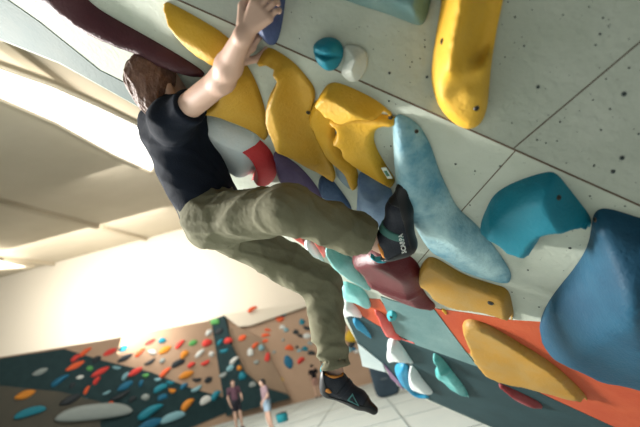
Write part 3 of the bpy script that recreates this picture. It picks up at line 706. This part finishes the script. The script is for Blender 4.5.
def shoe(name, heel, x, up, side, text=False, toe_down=.02, s=1.0):
    """side: +1 when local +y faces the viewer"""
    y = np.cross(up, x); A = np.array([x, y, up])
    def w(p): p = np.atleast_2d(p); return heel+(p*s)@A
    S = SDF((-.06, -.08, -.06), (.32, .08, .17), .0036)
    S.cone((.026, 0, .034), (.03, 0, .05), .034, .034, .02)
    S.cone((.03, 0, .05), (.09, 0, .058), .037, .038, .02); S.cone((.04, 0, .03), (.17, 0, .026), .03, .034, .03)
    S.cone((.09, 0, .055), (.17, 0, .034), .038, .034, .03); S.cone((.17, 0, .028), (.245, .004*side, .008-toe_down*.2), .035, .017, .02)
    S.cone((.028, 0, .07), (.022, 0, .105), .038, .036, .02); S.cone((.02, 0, .09), (.06, 0, .088), .037, .042, .02)
    full = S.D.copy()
    S.cut((.03, 0, .108), (-.15, 0, 1))
    sl, X = S.sub((-.03, -.06, .06), (.13, .06, .17))     # opening
    q = np.sqrt(((X[..., 0]-.036)/1.15)**2+X[..., 1]**2)-.033
    S.D[sl] = np.maximum(S.D[sl], -np.maximum(q, .066-X[..., 2]))
    V, Q = S.mesh(); o = link(name, w(relax(V, Q, 1)), Q, shoe_m, body)
    def shell(nm, m, off, cuts, par=o, inner=None):
        S2 = SDF((-.06, -.08, -.06), (.32, .08, .17), .0036); S2.D = full-off
        for p, n in cuts: S2.cut(p, n)
        v, q_ = S2.mesh(); return link(nm, w(relax(v, q_, 1)), q_, m, par)
    shell('sole', rub_m, .0035, [((.0, 0, .014), (-.06, 0, 1))])
    shell('toe_rand', rub_m, .0022, [((.185, 0, 0), (-1, 0, .35))])
    shell('heel_rand', rub_m, .0026, [((.03, 0, .05), (1, 0, .55))])
    shell('strap', strap_m if text else shoe_m, .0042, [((.088, 0, .07), (-1, 0, .55)), ((.118, 0, .07), (1, 0, -.55)), ((0, 0, .03), (0, 0, -1))])
    # lining collar
    mb = MB(); n = 28; ring = []
    for i in range(n):
        a = 2*math.pi*i/n; c = np.array([.036+.040*math.cos(a), .0365*math.sin(a), .108+.006*math.cos(a)]); ring.append(c)
    V2, F2 = [], []
    for i, c in enumerate(ring):
        for k in range(6):
            b_ = 2*math.pi*k/6; r_ = c-np.array([.036, 0, .108]); r_ /= np.linalg.norm(r_); V2.append(c+.0055*(math.cos(b_)*r_+math.sin(b_)*np.array([0, 0, 1.4])))
    for i in range(n):
        for k in range(6): F2.append([i*6+k, i*6+(k+1) % 6, ((i+1) % n)*6+(k+1) % 6, ((i+1) % n)*6+k])
    link('lining', w(np.array(V2)), F2, orange_l, o)['label'] = 'orange lining at the ankle opening'
    # pull loop at the heel
    V3, F3 = [], []
    for i in range(13):
        a = math.pi*i/12; c = np.array([-.006-.020*math.sin(a), 0, .118+.026*math.cos(a)]); 
        for dy, dx in ((-.013, 0), (.013, 0), (.013, .011), (-.013, .011)): V3.append(c+np.array([dx, dy, dx]))
    for i in range(12):
        for k in range(4): F3.append([i*4+k, i*4+(k+1) % 4, i*4+4+(k+1) % 4, i*4+4+k])
    link('pull_loop', w(np.array(V3)), F3, turq, o)['label'] = 'turquoise heel pull loop'
    # printed emblem and heel patch on the side facing out
    def on_side(px, pz, off=.0005):
        # march to the surface from the side
        for yy in np.arange(.075, 0, -.0006):
            i = np.round((np.array([px, side*yy, pz])-S.lo)/S.res).astype(int)
            if full[tuple(np.clip(i, 0, np.array(full.shape)-1))] < .0042+.0 : return np.array([px, side*(yy+off), pz])
        return np.array([px, side*.03, pz])
    def patch(nm, pts, m, lab=None):
        c = np.mean(pts, 0); V = [on_side(*c)]+[on_side(*p) for p in pts]; k = len(pts)
        V4 = V+[v-np.array([0, side*.004, 0]) for v in V]
        F4 = [[0, 1+i, 1+(i+1) % k] for i in range(k)]+[[k+1, k+2+(i+1) % k, k+2+i] for i in range(k)]+[[1+i, k+2+i, k+2+(i+1) % k, 1+(i+1) % k] for i in range(k)]
        q = link(nm, w(np.array(V4)), F4, m, o, smooth=False)
        if lab: q['label'] = lab
    def outline(pts, wd):
        pts = np.array(pts); V = []; c = pts.mean(0)
        inn = c+(pts-c)*(1-wd); k = len(pts)
        V = [on_side(*p) for p in pts]+[on_side(*p) for p in inn]; V += [v-np.array([0, side*.004, 0]) for v in V]
        F_ = [[i, (i+1) % k, k+(i+1) % k, k+i] for i in range(k)]+[[2*k+i, 3*k+i, 3*k+(i+1) % k, 2*k+(i+1) % k] for i in range(k)]
        return V, F_
    if not text:
        patch('heel_patch', [(.022, .038), (.042, .034), (.052, .042), (.034, .056), (.024, .052)], orange_l, 'orange heel patch')
        V5, F5 = outline([(.125, .030), (.182, .022), (.140, .064)], .3)
        link('emblem', w(np.array(V5)), F5, mat('emblem_teal', (90, 150, 150), .6), o, smooth=False)['label'] = 'teal triangular outline emblem'
    else:
        cu = bpy.data.curves.new('txt', 'FONT'); cu.body = 'SCARPA'; cu.size = .021; cu.extrude = .0006; cu.align_x = 'LEFT'; cu.space_character = 1.02; cu.offset = .0005
        to = bpy.data.objects.new('txt', cu); COL.objects.link(to); dg = bpy.context.evaluated_depsgraph_get(); dg.update()
        me = bpy.data.meshes.new_from_object(to.evaluated_get(dg)); bpy.data.objects.remove(to)
        tv = np.array([v.co[:] for v in me.vertices]); fc = [list(p.vertices) for p in me.polygons]
        # runs from the heel towards the toes on the visible side
        loc = []
        for p in tv:
            q = on_side(.028+p[0]*1.0, .030+p[1]*(1 if side > 0 else 1), 0.001); q[1] += side*p[2]; loc.append(q)
        if True:
            if side < 0: fc = [f[::-1] for f in fc]
        link('lettering', w(np.array(loc)), fc, white_p, o, smooth=False)['label'] = 'white brand lettering along the heel'
    return o
yR = np.cross(Rup, Rtoe_d); sideR = 1 if yR@(CAM-Rheel) > 0 else -1
yL = np.cross(Lup, Ltoe_d); sideL = 1 if yL@(CAM-Lheel) > 0 else -1
shoe('climbing_shoe', Rheel, Rtoe_d, Rup, sideR, True, s=1.08)
shoe('climbing_shoe', Lheel, Ltoe_d, Lup, sideL, False, s=1.02)

# ================================================================== FAR SIDE OF THE HALL
def floor_hit(x, y):
    d = ray(x, y); t = -HC/d[2]; return CAM+t*d
def ico(sub=2):
    bm = bmesh.new(); bmesh.ops.create_icosphere(bm, subdivisions=sub, radius=1); bm.verts.ensure_lookup_table()
    V = np.array([v.co[:] for v in bm.verts]); F_ = [[v.index for v in f.verts] for f in bm.faces]; bm.free(); return V, F_
IV, IF = ico(3)
def proto(kind):
    V = IV.copy(); x, y, z = V.T
    if kind == 'bean':   # crescent jug
        V[:, 1] += .55*x*x-.2; V[:, 1] *= .75; V[:, 2] = np.maximum(z, -.1)*(.7-.25*np.exp(-((y-.4)**2+x*x)*5))
    elif kind == 'round': V[:, 2] = np.maximum(z, -.1)*.75; V *= (1+.08*np.sin(3*x+2*y))[:, None]
    elif kind == 'pill': V[:, 1] *= 1+.15*np.cos(3*x); V[:, 2] = np.maximum(z, -.1)*.6-.12*np.exp(-x*x*6)*(z > 0)
    elif kind == 'horn': V[:, 1] += .5*np.sin(x*1.6); V[:, 1] *= (.9-.35*x); V[:, 2] = np.maximum(z, -.1)*.8
    else: V = np.sign(V)*np.abs(V)**.75; V[:, 0] *= 1-.25*V[:, 1]; V[:, 2] = np.maximum(V[:, 2], -.08)*.55
    return V
PRO = {k: proto(k) for k in ('bean', 'round', 'pill', 'horn', 'wedge')}
FC = {'orange': (240, 96, 48), 'red': (222, 60, 52), 'teal': (20, 128, 150), 'blue': (20, 104, 140), 'black': (34, 42, 48), 'white': (220, 222, 218), 'yellow': (226, 184, 40),
      'green': (84, 160, 84), 'amber': (222, 138, 40), 'grey': (150, 160, 158), 'pale blue': (130, 178, 190)}
far = []
meshes = {}
def far_hold(x, y, w_, h_, col, kind, ang, pl, off, where):
    c = pl.hit(x, y)+pl.n*off; z = (c-CAM)@_F; s = z/FPX
    key = (col, kind)
    if key not in meshes:
        me = bpy.data.meshes.new('far_climbing_hold'); me.from_pydata([tuple(v) for v in PRO[kind]], [], IF); me.polygons.foreach_set('use_smooth', [True]*len(IF))
        me.materials.append(holdmat('far_'+col.replace(' ', '_'), FC[col], None, .2, 3, .6, 0)); meshes[key] = me
    o = bpy.data.objects.new('climbing_hold', meshes[key]); COL.objects.link(o)
    a = math.radians(-ang)+math.radians(0)
    # in-plane axes aligned with the picture's tilt
    ex = pl.u*math.cos(a)+pl.v*math.sin(a); ey = -pl.u*math.sin(a)+pl.v*math.cos(a)
    M_ = Matrix([[ex[i]*w_/2*s, ey[i]*h_/2*s, pl.n[i]*min(w_, h_)*.5*s, c[i]] for i in range(3)]+[[0, 0, 0, 1]])
    o.matrix_world = M_
    far.append((o, col, where, x, y)); return o
R_, D_, L_ = 'tan far wall behind the dangling leg', 'dark folded panel of the far wall', 'tan far wall on the left'
N_ = 'strip of far wall between the dangling leg and the overhang'
FH = [
 (255, 310, 11, 5, 'orange', 'horn', 5, PB, .5, R_), (280, 319, 9, 7, 'orange', 'bean', 10, PB, .0, R_), (283, 314.5, 8, 3.5, 'teal', 'pill', 0, PB, .02, R_), (286, 330, 5, 4, 'pale blue', 'round', 0, PB, 0, R_),
 (282.5, 327, 6, 4, 'white', 'wedge', 10, PB, 0, R_), (266, 335, 9, 4, 'orange', 'horn', 25, PB, .0, R_), (265, 341, 8, 3, 'orange', 'pill', 0, PB, .0, R_), (268, 330, 7, 3, 'orange', 'horn', 40, PB, 0, R_),
 (302, 322, 6, 6, 'teal', 'round', 0, PB, 0, R_), (307, 328, 9, 5, 'black', 'bean', 30, PB, 0, R_), (296, 332, 6, 5, 'black', 'wedge', 30, PB, 0, R_), (301, 336, 6, 4, 'black', 'horn', 60, PB, 0, R_),
 (307, 336, 9, 5, 'white', 'pill', 10, PB, 0, R_), (289.5, 348, 9, 7, 'orange', 'bean', 200, PB, 0, R_), (305, 349, 7, 6, 'teal', 'bean', 200, PB, 0, R_), (297, 347, 3, 3, 'black', 'round', 0, PB, 0, R_),
 (299, 350.5, 4, 3, 'pale blue', 'wedge', 0, PB, 0, R_), (288.5, 362, 14, 8, 'blue', 'pill', 80, PB, 0, R_), (301, 360, 8, 6, 'red', 'horn', 10, PB, 0, R_), (280, 379, 8, 3.5, 'yellow', 'pill', 35, PB, 0, R_),
 (312, 353, 8, 5, 'black', 'horn', 45, PB, 0, R_), (283, 340, 3, 3, 'grey', 'round', 0, PB, 0, R_), (310, 343, 5, 4, 'grey', 'wedge', 20, PB, 0, R_), (274, 352, 4, 3, 'grey', 'pill', 0, PB, 0, R_),
 (268, 357, 5, 9, 'red', 'wedge', 20, PB, .13, R_), (262, 348, 6, 6, 'pale blue', 'round', 0, PB, .13, R_), (257, 362, 6, 5, 'grey', 'bean', 0, PB, .13, R_), (256, 345, 8, 4, 'orange', 'horn', -10, PB, .13, R_), (251, 352, 6, 8, 'white', 'wedge', 10, PB, .13, R_), (243, 338, 9, 5, 'orange', 'pill', -15, PB, .13, R_),
 (217, 322, 9, 6, 'green', 'wedge', 10, PB, .3, D_), (230, 341, 9, 6, 'red', 'round', 0, PB, .3, D_), (221, 332, 9, 5, 'black', 'pill', -15, PB, .3, D_), (226, 351, 9, 5, 'teal', 'bean', 0, PB, .3, D_),
 (236, 360, 11, 5, 'white', 'horn', -10, PB, .3, D_), (232, 368, 9, 5, 'pale blue', 'pill', -20, PB, .3, D_), (244, 376, 8, 8, 'teal', 'round', 0, PB, .3, D_), (254, 384, 7, 5, 'grey', 'wedge', 0, PB, .3, D_), (222, 342, 8, 4, 'teal', 'horn', -15, PB, .3, D_), (241, 368, 5, 5, 'amber', 'round', 0, PB, .3, D_), (225, 375, 9, 6, 'grey', 'bean', -10, PB, .3, D_),
 (207, 343, 11, 7, 'red', 'round', -10, PLF, 0, L_), (193, 343, 10, 5, 'green', 'pill', -15, PLF, 0, L_), (180, 344, 12, 5, 'red', 'horn', -20, PLF, 0, L_), (165, 350, 14, 6, 'amber', 'pill', -20, PLF, 0, L_),
 (205, 363, 10, 5, 'red', 'bean', -15, PLF, .05, L_), (186, 375, 16, 6, 'amber', 'pill', -10, PLF, .05, L_), (178, 363, 14, 6, 'black', 'wedge', -15, PLF, 0, L_), (200, 353, 12, 5, 'white', 'horn', -15, PLF, 0, L_),
 (150, 342, 12, 4, 'red', 'pill', -20, PLF, 0, L_), (140, 352, 12, 5, 'orange', 'horn', -20, PLF, 0, L_), (125, 358, 16, 5, 'black', 'pill', -20, PLF, .0, L_), (110, 352, 14, 5, 'red', 'pill', -20, PLF, 0, L_), (85, 352, 14, 5, 'orange', 'horn', -20, PLF, 0.02, L_),
 (150, 362, 12, 5, 'black', 'bean', -20, PLF, .0, L_), (208, 380, 9, 5, 'black', 'pill', -15, PLF, .05, L_), (165, 372, 14, 5, 'orange', 'horn', -20, PLF, .05, L_), (135, 372, 16, 5, 'red', 'pill', -20, PLF, .06, L_), (100, 372, 18, 5, 'red', 'pill', -20, PLF, .06, L_), (75, 366, 18, 5, 'orange', 'pill', -20, PLF, .06, L_),
 (187, 404, 15, 8, 'amber', 'horn', -10, PLF, .06, L_), (205, 400, 12, 7, 'white', 'wedge', -15, PLF, .06, L_), (160, 388, 14, 6, 'teal', 'wedge', -15, PLF, .06, L_), (125, 386, 16, 6, 'blue', 'pill', -20, PLF, .06, L_), (60, 380, 18, 6, 'blue', 'horn', -15, PLF, .06, L_), (40, 372, 14, 5, 'grey', 'pill', -15, PLF, .06, L_), (25, 395, 18, 7, 'amber', 'pill', -10, PLF, .12, L_), (70, 400, 20, 7, 'black', 'pill', -15, PLF, .12, L_), (196, 389, 12, 5, 'pale blue', 'bean', -15, PLF, .06, L_),
 (95, 412, 66, 15, 'grey', 'wedge', 8, PLF, .15, L_), (150, 411, 26, 9, 'teal', 'horn', -5, PLF, .1, L_), (172, 417, 24, 8, 'pale blue', 'wedge', -5, PLF, .1, L_), (215, 395, 12, 7, 'teal', 'horn', -10, PLF, .1, L_), (150, 424, 24, 8, 'blue', 'pill', -5, PLF, .1, L_), (120, 396, 20, 6, 'black', 'bean', -15, PLF, .1, L_), (30, 412, 26, 8, 'teal', 'wedge', -5, PLF, .15, L_),
 (351, 336, 11, 12, 'yellow', 'wedge', 20, PB, 0, N_), (352, 344, 12, 5, 'black', 'pill', -30, PB, .0, N_), (349, 350, 7, 5, 'pale blue', 'round', 0, PB, 0, N_), (357, 351, 7, 5, 'white', 'bean', 0, PB, 0, N_), (360, 347, 4, 4, 'amber', 'round', 0, PB, 0, N_), (354, 349, 4, 4, 'blue', 'round', 0, PB, 0, N_),
]
r7 = random.Random(11)
FH = list(FH)
for i in range(34):       # smaller holds scattered over the left part of the far wall
    for _ in range(40):
        x = r7.uniform(70, 214); top = 357-.17*x+4; y = r7.uniform(top+6, min(418, top+64))
        if all(math.hypot((x-q[0])/1.4, y-q[1]) > 8 for q in FH): break
    else: continue
    FH.append((x, y, r7.uniform(6, 10), r7.uniform(3.5, 6), r7.choice(['orange', 'red', 'teal', 'black', 'white', 'amber', 'blue', 'grey', 'green', 'pale blue']), r7.choice(['bean', 'round', 'pill', 'horn', 'wedge']), r7.uniform(-40, 30), PLF, .04, L_))
for a in FH: far_hold(*a)
ORD = ['', 'second ', 'third ', 'fourth ', 'fifth ', 'sixth ', 'seventh ', 'eighth ', 'ninth ', 'tenth ', 'eleventh ', 'twelfth ', 'thirteenth ', 'fourteenth ', 'fifteenth ']
from collections import defaultdict
G_ = defaultdict(list)
for t in far: G_[(t[1], t[2])].append(t)
for (col, where), L2 in G_.items():
    L2.sort(key=lambda t: t[3])
    for i, t in enumerate(L2):
        if len(L2) == 1: s_ = 'only %s hold, %s' % (col, where)
        elif i == 0: s_ = 'leftmost %s hold, %s' % (col, where)
        elif i == len(L2)-1: s_ = 'rightmost %s hold, %s' % (col, where)
        else: s_ = '%s%s hold from left, %s' % (ORD[i], col, where)
        tag(t[0], s_, 'climbing hold', 'distant holds on the '+where)

def mb_tube(mb, pts, r, seg=8, m=0):
    pts = [np.array(p, float) for p in pts]; V = []; Fc = []
    for i, p in enumerate(pts):
        d = pts[min(i+1, len(pts)-1)]-pts[max(i-1, 0)]; d /= np.linalg.norm(d); u = np.cross(d, [.31, .2, .93]); u /= np.linalg.norm(u); v = np.cross(d, u)
        for k in range(seg): a = 2*math.pi*k/seg; V.append(p+r*(math.cos(a)*u+math.sin(a)*v))
    for i in range(len(pts)-1):
        for k in range(seg): Fc.append([i*seg+k, i*seg+(k+1) % seg, (i+1)*seg+(k+1) % seg, (i+1)*seg+k])
    Fc.append(list(range(seg))[::-1]); Fc.append([(len(pts)-1)*seg+k for k in range(seg)]); mb.add(V, Fc, m)

# ---- people on the mats
def bystander(label, pos, h, yaw, shirt_c, shorts_c, hair_c, pose='stand', hair_long=False, legs_bare=True):
    s = h/1.72; c, sn = math.cos(yaw), math.sin(yaw)
    def w(x, y, z): return np.array(pos)+np.array([c*x-sn*y, sn*x+c*y, z])*s     # x: person's right, y: forward
    fwd = np.array([-sn, c, 0]); up = np.array([0, 0, 1.])
    if pose == 'stand':
        hip = {k: w(k*.09, 0, .90) for k in (-1, 1)}; kn = {k: w(k*.10, .03, .49) for k in (-1, 1)}; an = {k: w(k*.11, -.01, .09) for k in (-1, 1)}
        pel = w(0, 0, .95); wst = w(0, 0, 1.10); che = w(0, .0, 1.28); nk = w(0, -.01, 1.46); hd = w(0, .03, 1.61)
        sh = {k: w(k*.17, -.01, 1.40) for k in (-1, 1)}
        if pose == 'stand': el = {-1: w(-.25, .02, 1.14), 1: w(.25, -.02, 1.13)}; wr = {-1: w(-.20, .18, 1.02), 1: w(.23, .08, .90)}
    else:  # sitting on the mat, knees drawn up
        pel = w(0, 0, .14); wst = w(0, -.02, .30); che = w(0, .04, .47); nk = w(0, .10, .64); hd = w(0, .17, .78)
        hip = {k: w(k*.10, .03, .12) for k in (-1, 1)}; kn = {k: w(k*.16, .40, .46) for k in (-1, 1)}; an = {k: w(k*.13, .66, .09) for k in (-1, 1)}
        sh = {k: w(k*.17, .06, .58) for k in (-1, 1)}; el = {k: w(k*.25, .22, .42) for k in (-1, 1)}; wr = {k: w(k*.12, .42, .47) for k in (-1, 1)}
    A = np.array([pel, wst, hd]+[d[k] for d in (hip, kn, an, sh, el, wr) for k in (-1, 1)]); lo_, hi_ = A.min(0)-.32*s, A.max(0)+.32*s
    B = SDF(lo_, hi_, .012*s)
    hf_ = frame(fwd, up); head_prims(B, hd, hf_, s*1.05)
    B.cone(nk, hd-up*.05*s, .052*s, .05*s, .02); B.cone(sh[-1], sh[1], .06*s, .06*s, .03); B.cone(che, wst, .115*s, .10*s, .05); B.cone(wst, pel, .10*s, .115*s, .05); B.cone(nk, che, .055*s, .10*s, .04)
    for k in (-1, 1):
        B.cone(hip[k], kn[k], .082*s, .055*s, .03); B.cone(kn[k], an[k], .055*s, .036*s, .02); B.cone(kn[k]+(an[k]-kn[k])*.2, kn[k]+(an[k]-kn[k])*.45, .056*s, .048*s, .02)
        B.cone(an[k]-up*.04*s, an[k]-up*.055*s+fwd*.15*s, .034*s, .026*s, .02)
        B.cone(sh[k], el[k], .046*s, .038*s, .02); B.cone(el[k], wr[k], .038*s, .026*s, .015)
        f_ = wr[k]-el[k]; f_ /= np.linalg.norm(f_); b_ = np.cross(f_, np.cross(np.array([c, sn, 0])*k, f_)); b_ /= np.linalg.norm(b_)
        hand_prims(B, wr[k], (f_, np.cross(b_, f_)*(-k), b_), s, (.25, .4, .3))
    V, Q = B.mesh(); o = link('person', relax(V, Q, 1), Q, skin); tag(o, label, 'person')
    Hh = SDF(hd-.3*s, hd+.3*s, .010*s); Hh.ell(hd+up*.028*s-fwd*.016*s, hf_, np.array([.108, .09, .098])*s, .02)
    if hair_long:
        Hh.ell(hd-fwd*.05*s-up*.06*s, hf_, np.array([.075, .10, .13])*s, .03)
        for k in (-1, 1): Hh.cone(hd+hf_[1]*k*.08*s+up*.04*s-fwd*.02*s, hd+hf_[1]*k*.09*s-up*.14*s-fwd*.03*s, .03*s, .025*s, .03)
    Hh.cut(hd+fwd*.066*s+up*.055*s, fwd-up*.7)
    V, Q = Hh.mesh(); link('hair', V, Q, hair_c, o)
    S2 = SDF(lo_, hi_, .014*s); S2.cone(sh[-1], sh[1], .078*s, .078*s, .03); S2.cone(che, wst, .135*s, .125*s, .05); S2.cone(wst, pel, .125*s, .13*s, .05); S2.cone(nk-(nk-che)*.2, che, .06*s, .11*s, .04)
    for k in (-1, 1): S2.cone(sh[k], sh[k]+(el[k]-sh[k])*.55, .066*s, .06*s, .02)
    d_ = pel-wst; S2.cut(pel, d_)
    S2.field(lambda X: wrinkle(X, 20, .005*s, 4, (.3, .3, .9)))
    V, Q = S2.mesh(); link('shirt', relax(V, Q, 1), Q, shirt_c, o)
    T2 = SDF(lo_, hi_, .014*s); T2.cone(pel, pel-(pel-wst)*.2, .13*s, .128*s, .02)
    for k in (-1, 1):
        T2.cone(pel, hip[k], .12*s, .10*s, .04); e_ = hip[k]+(kn[k]-hip[k])*.62; T2.cone(hip[k], e_, .10*s, .088*s, .02); n_ = (kn[k]-hip[k])/np.linalg.norm(kn[k]-hip[k]); local_cut(T2, e_, n_, .16*s)
    V, Q = T2.mesh(); link('shorts', relax(V, Q, 1), Q, shorts_c, o)
    for k in (-1, 1):
        S3 = SDF(an[k]-.3*s, an[k]+.3*s, .010*s); S3.cone(an[k]-up*.035*s-fwd*.02*s, an[k]-up*.05*s+fwd*.16*s, .045*s, .036*s, .02); S3.cone(an[k]-up*.03*s, an[k]+up*.01*s, .045*s, .044*s, .01)
        S3.cut(an[k]+up*.015*s, up); S3.cut(np.array([0, 0, pos[2]+.004]), -up)
        V, Q = S3.mesh(); link('shoe', V, Q, shoe_m, o)
    return o
blackhair = mat('hair_black', (26, 24, 28), .5, (44, 40, 42), .6, 30)
mauve = mat('shirt_mauve', (142, 120, 128), .85, (162, 138, 144), .6, 5, spec=.1)
dmauve = mat('shirt_plum', (96, 70, 84), .85, (118, 88, 100), .6, 5, spec=.1)
lblue = mat('shorts_pale_blue', (150, 172, 190), .85, spec=.1)
dshort = mat('shorts_dark', (50, 50, 58), .85, spec=.1)
tank = mat('shirt_black', (34, 32, 38), .85, spec=.1)
beige = mat('shorts_rose', (176, 138, 126), .85, spec=.1)
def stand(x, yf, yh, *a, **k):
    """place by the feet; height from the head's picture position"""
    p = floor_hit(x, yf); z = (p-CAM)@_F
    return p, z
pB = floor_hit(272, 431)
bystander('person with black hair in a mauve t-shirt and pale blue shorts standing on the mat', pB, 1.15, math.radians(125), mauve, lblue, blackhair, hair_long=True)
pC = floor_hit(240, 430)
bystander('person in a plum shirt and dark shorts standing left of the person in mauve', pC, 1.42, math.radians(215), dmauve, dshort, blackhair)
pA = floor_hit(319, 398)
bystander('distant person in a black top seen beside the dangling shoe', pA, 1.42, math.radians(20), tank, beige, blackhair)

# ---- things lying on the mats
def lathe(prof, c, seg=20):
    V = []; Fc = []
    for r_, z_ in prof:
        for k in range(seg): a = 2*math.pi*k/seg; V.append((c[0]+r_*math.cos(a), c[1]+r_*math.sin(a), c[2]+z_))
    for i in range(len(prof)-1):
        for k in range(seg): Fc.append([i*seg+k, i*seg+(k+1) % seg, (i+1)*seg+(k+1) % seg, (i+1)*seg+k])
    Fc.append(list(range(seg))[::-1]); return V, Fc
cb = floor_hit(283, 422)
o = link('chalk_bucket', *lathe([(.12, 0), (.15, .03), (.16, .12), (.15, .20), (.13, .22), (.12, .20), (.12, .06), (0.001, .05)], cb), mat('bucket_teal', (30, 140, 156), .8, (60, 160, 170), .5, 8)); recentre(o, cb)
tag(o, 'round teal chalk bucket standing on the mat, right of the person in mauve', 'chalk bucket')
rim = link('rim', *lathe([(.132, .205), (.15, .212), (.148, .232), (.13, .228)], cb), mat('bucket_rim', (40, 60, 66), .8)); adopt(rim, o)

def cushion(name, label, cat, c, hx, hy, hz, yaw, m, e=.35, z0=0):
    V = IV.copy(); V = np.sign(V)*np.abs(V)**e; V[:, 2] *= 1-.10*(V[:, 0]**2)
    a = np.array([[math.cos(yaw), math.sin(yaw), 0], [-math.sin(yaw), math.cos(yaw), 0], [0, 0, 1]])
    V = (V*np.array([hx, hy, hz]))@a; V[:, 2] -= V[:, 2].min(); V += np.array([c[0], c[1], z0])
    o = link(name, V, IF, m); recentre(o, (c[0], c[1], z0)); tag(o, label, cat); return o
padm = mat('pad_navy', (38, 52, 62), .7, (54, 70, 80), .6, 3, spec=.2)
pd = floor_hit(390, 397); zz = (pd-CAM)@_F
o = cushion('crash_pad', 'dark rounded crash pad standing on the white mat behind the end of the overhang', 'crash pad', pd+np.array([0, .2, 0]), .24*zz/8, .12, .36*zz/8, math.radians(-10), padm, .3)
mb = MB(); mb.box(pd+np.array([0, .08-.0, .33*zz/8]), .10, .012, .022); adopt(mb.build('handle', [mat('webbing', (80, 90, 94), .8)]), o)
pd2 = floor_hit(367, 377.5+4); zz = (pd2-CAM)@_F
cushion('crash_pad', 'small dark pad lying further back on the white mat, beside the overhang end', 'crash pad', pd2, .012*zz, .3, .022*zz, 0, padm, .4)

# ================================================================== LIGHT, CAMERA
wd = bpy.data.worlds.new('World'); SC.world = wd; wd.use_nodes = True
bg = wd.node_tree.nodes['Background']; bg.inputs[0].default_value = (.72, .90, 1.0, 1); bg.inputs[1].default_value = .12
def area(name, loc, target, size, power, col=(1, 1, 1), sy=None):
    l = bpy.data.lights.new(name, 'AREA'); l.energy = power; l.color = col; l.shape = 'RECTANGLE'; l.size = size; l.size_y = sy or size
    o = bpy.data.objects.new(name, l); COL.objects.link(o); o.location = loc
    o.rotation_euler = (Vector(target)-Vector(loc)).to_track_quat('-Z', 'Y').to_euler(); return o
area('daylight_side', (-8.0, 4.6, 3.5), (.4, 1.7, 1.6), 1.6, 1900, (1.0, .98, .93))
area('hall_fill', (-5, 12, 8.0), (-4, 21, 2), 6, 560, (1.0, .96, .88))  # added fill lamp for the far climbing wall, no fixture there
area('back_wall_fill', (-12, 19.0, 8.2), (-12, 25, 7.0), 9, 1500, (1.0, .95, .86))  # added lamp below the roof, only whitens the back wall
cd = bpy.data.cameras.new('Camera'); cam = bpy.data.objects.new('Camera', cd); COL.objects.link(cam)
cd.sensor_width = 36; cd.lens = FPX/640*36; cd.clip_start = .02; cd.clip_end = 200
M = Matrix.Identity(4)
for i in range(3):
    M[i][0] = CAMX[i]; M[i][1] = CAMY[i]; M[i][2] = -_F[i]; M[i][3] = CAM[i]
cam.matrix_world = M
cd.dof.use_dof = True; cd.dof.focus_distance = 1.75; cd.dof.aperture_fstop = 1.6
SC.camera = cam
vs = SC.view_settings; vs.view_transform = 'Standard'; vs.look = 'None'; vs.gamma = 1; vs.use_curve_mapping = False; vs.exposure = .08
SC.cycles.use_denoising = True
SC.cycles.max_bounces = 6; SC.cycles.diffuse_bounces = 2
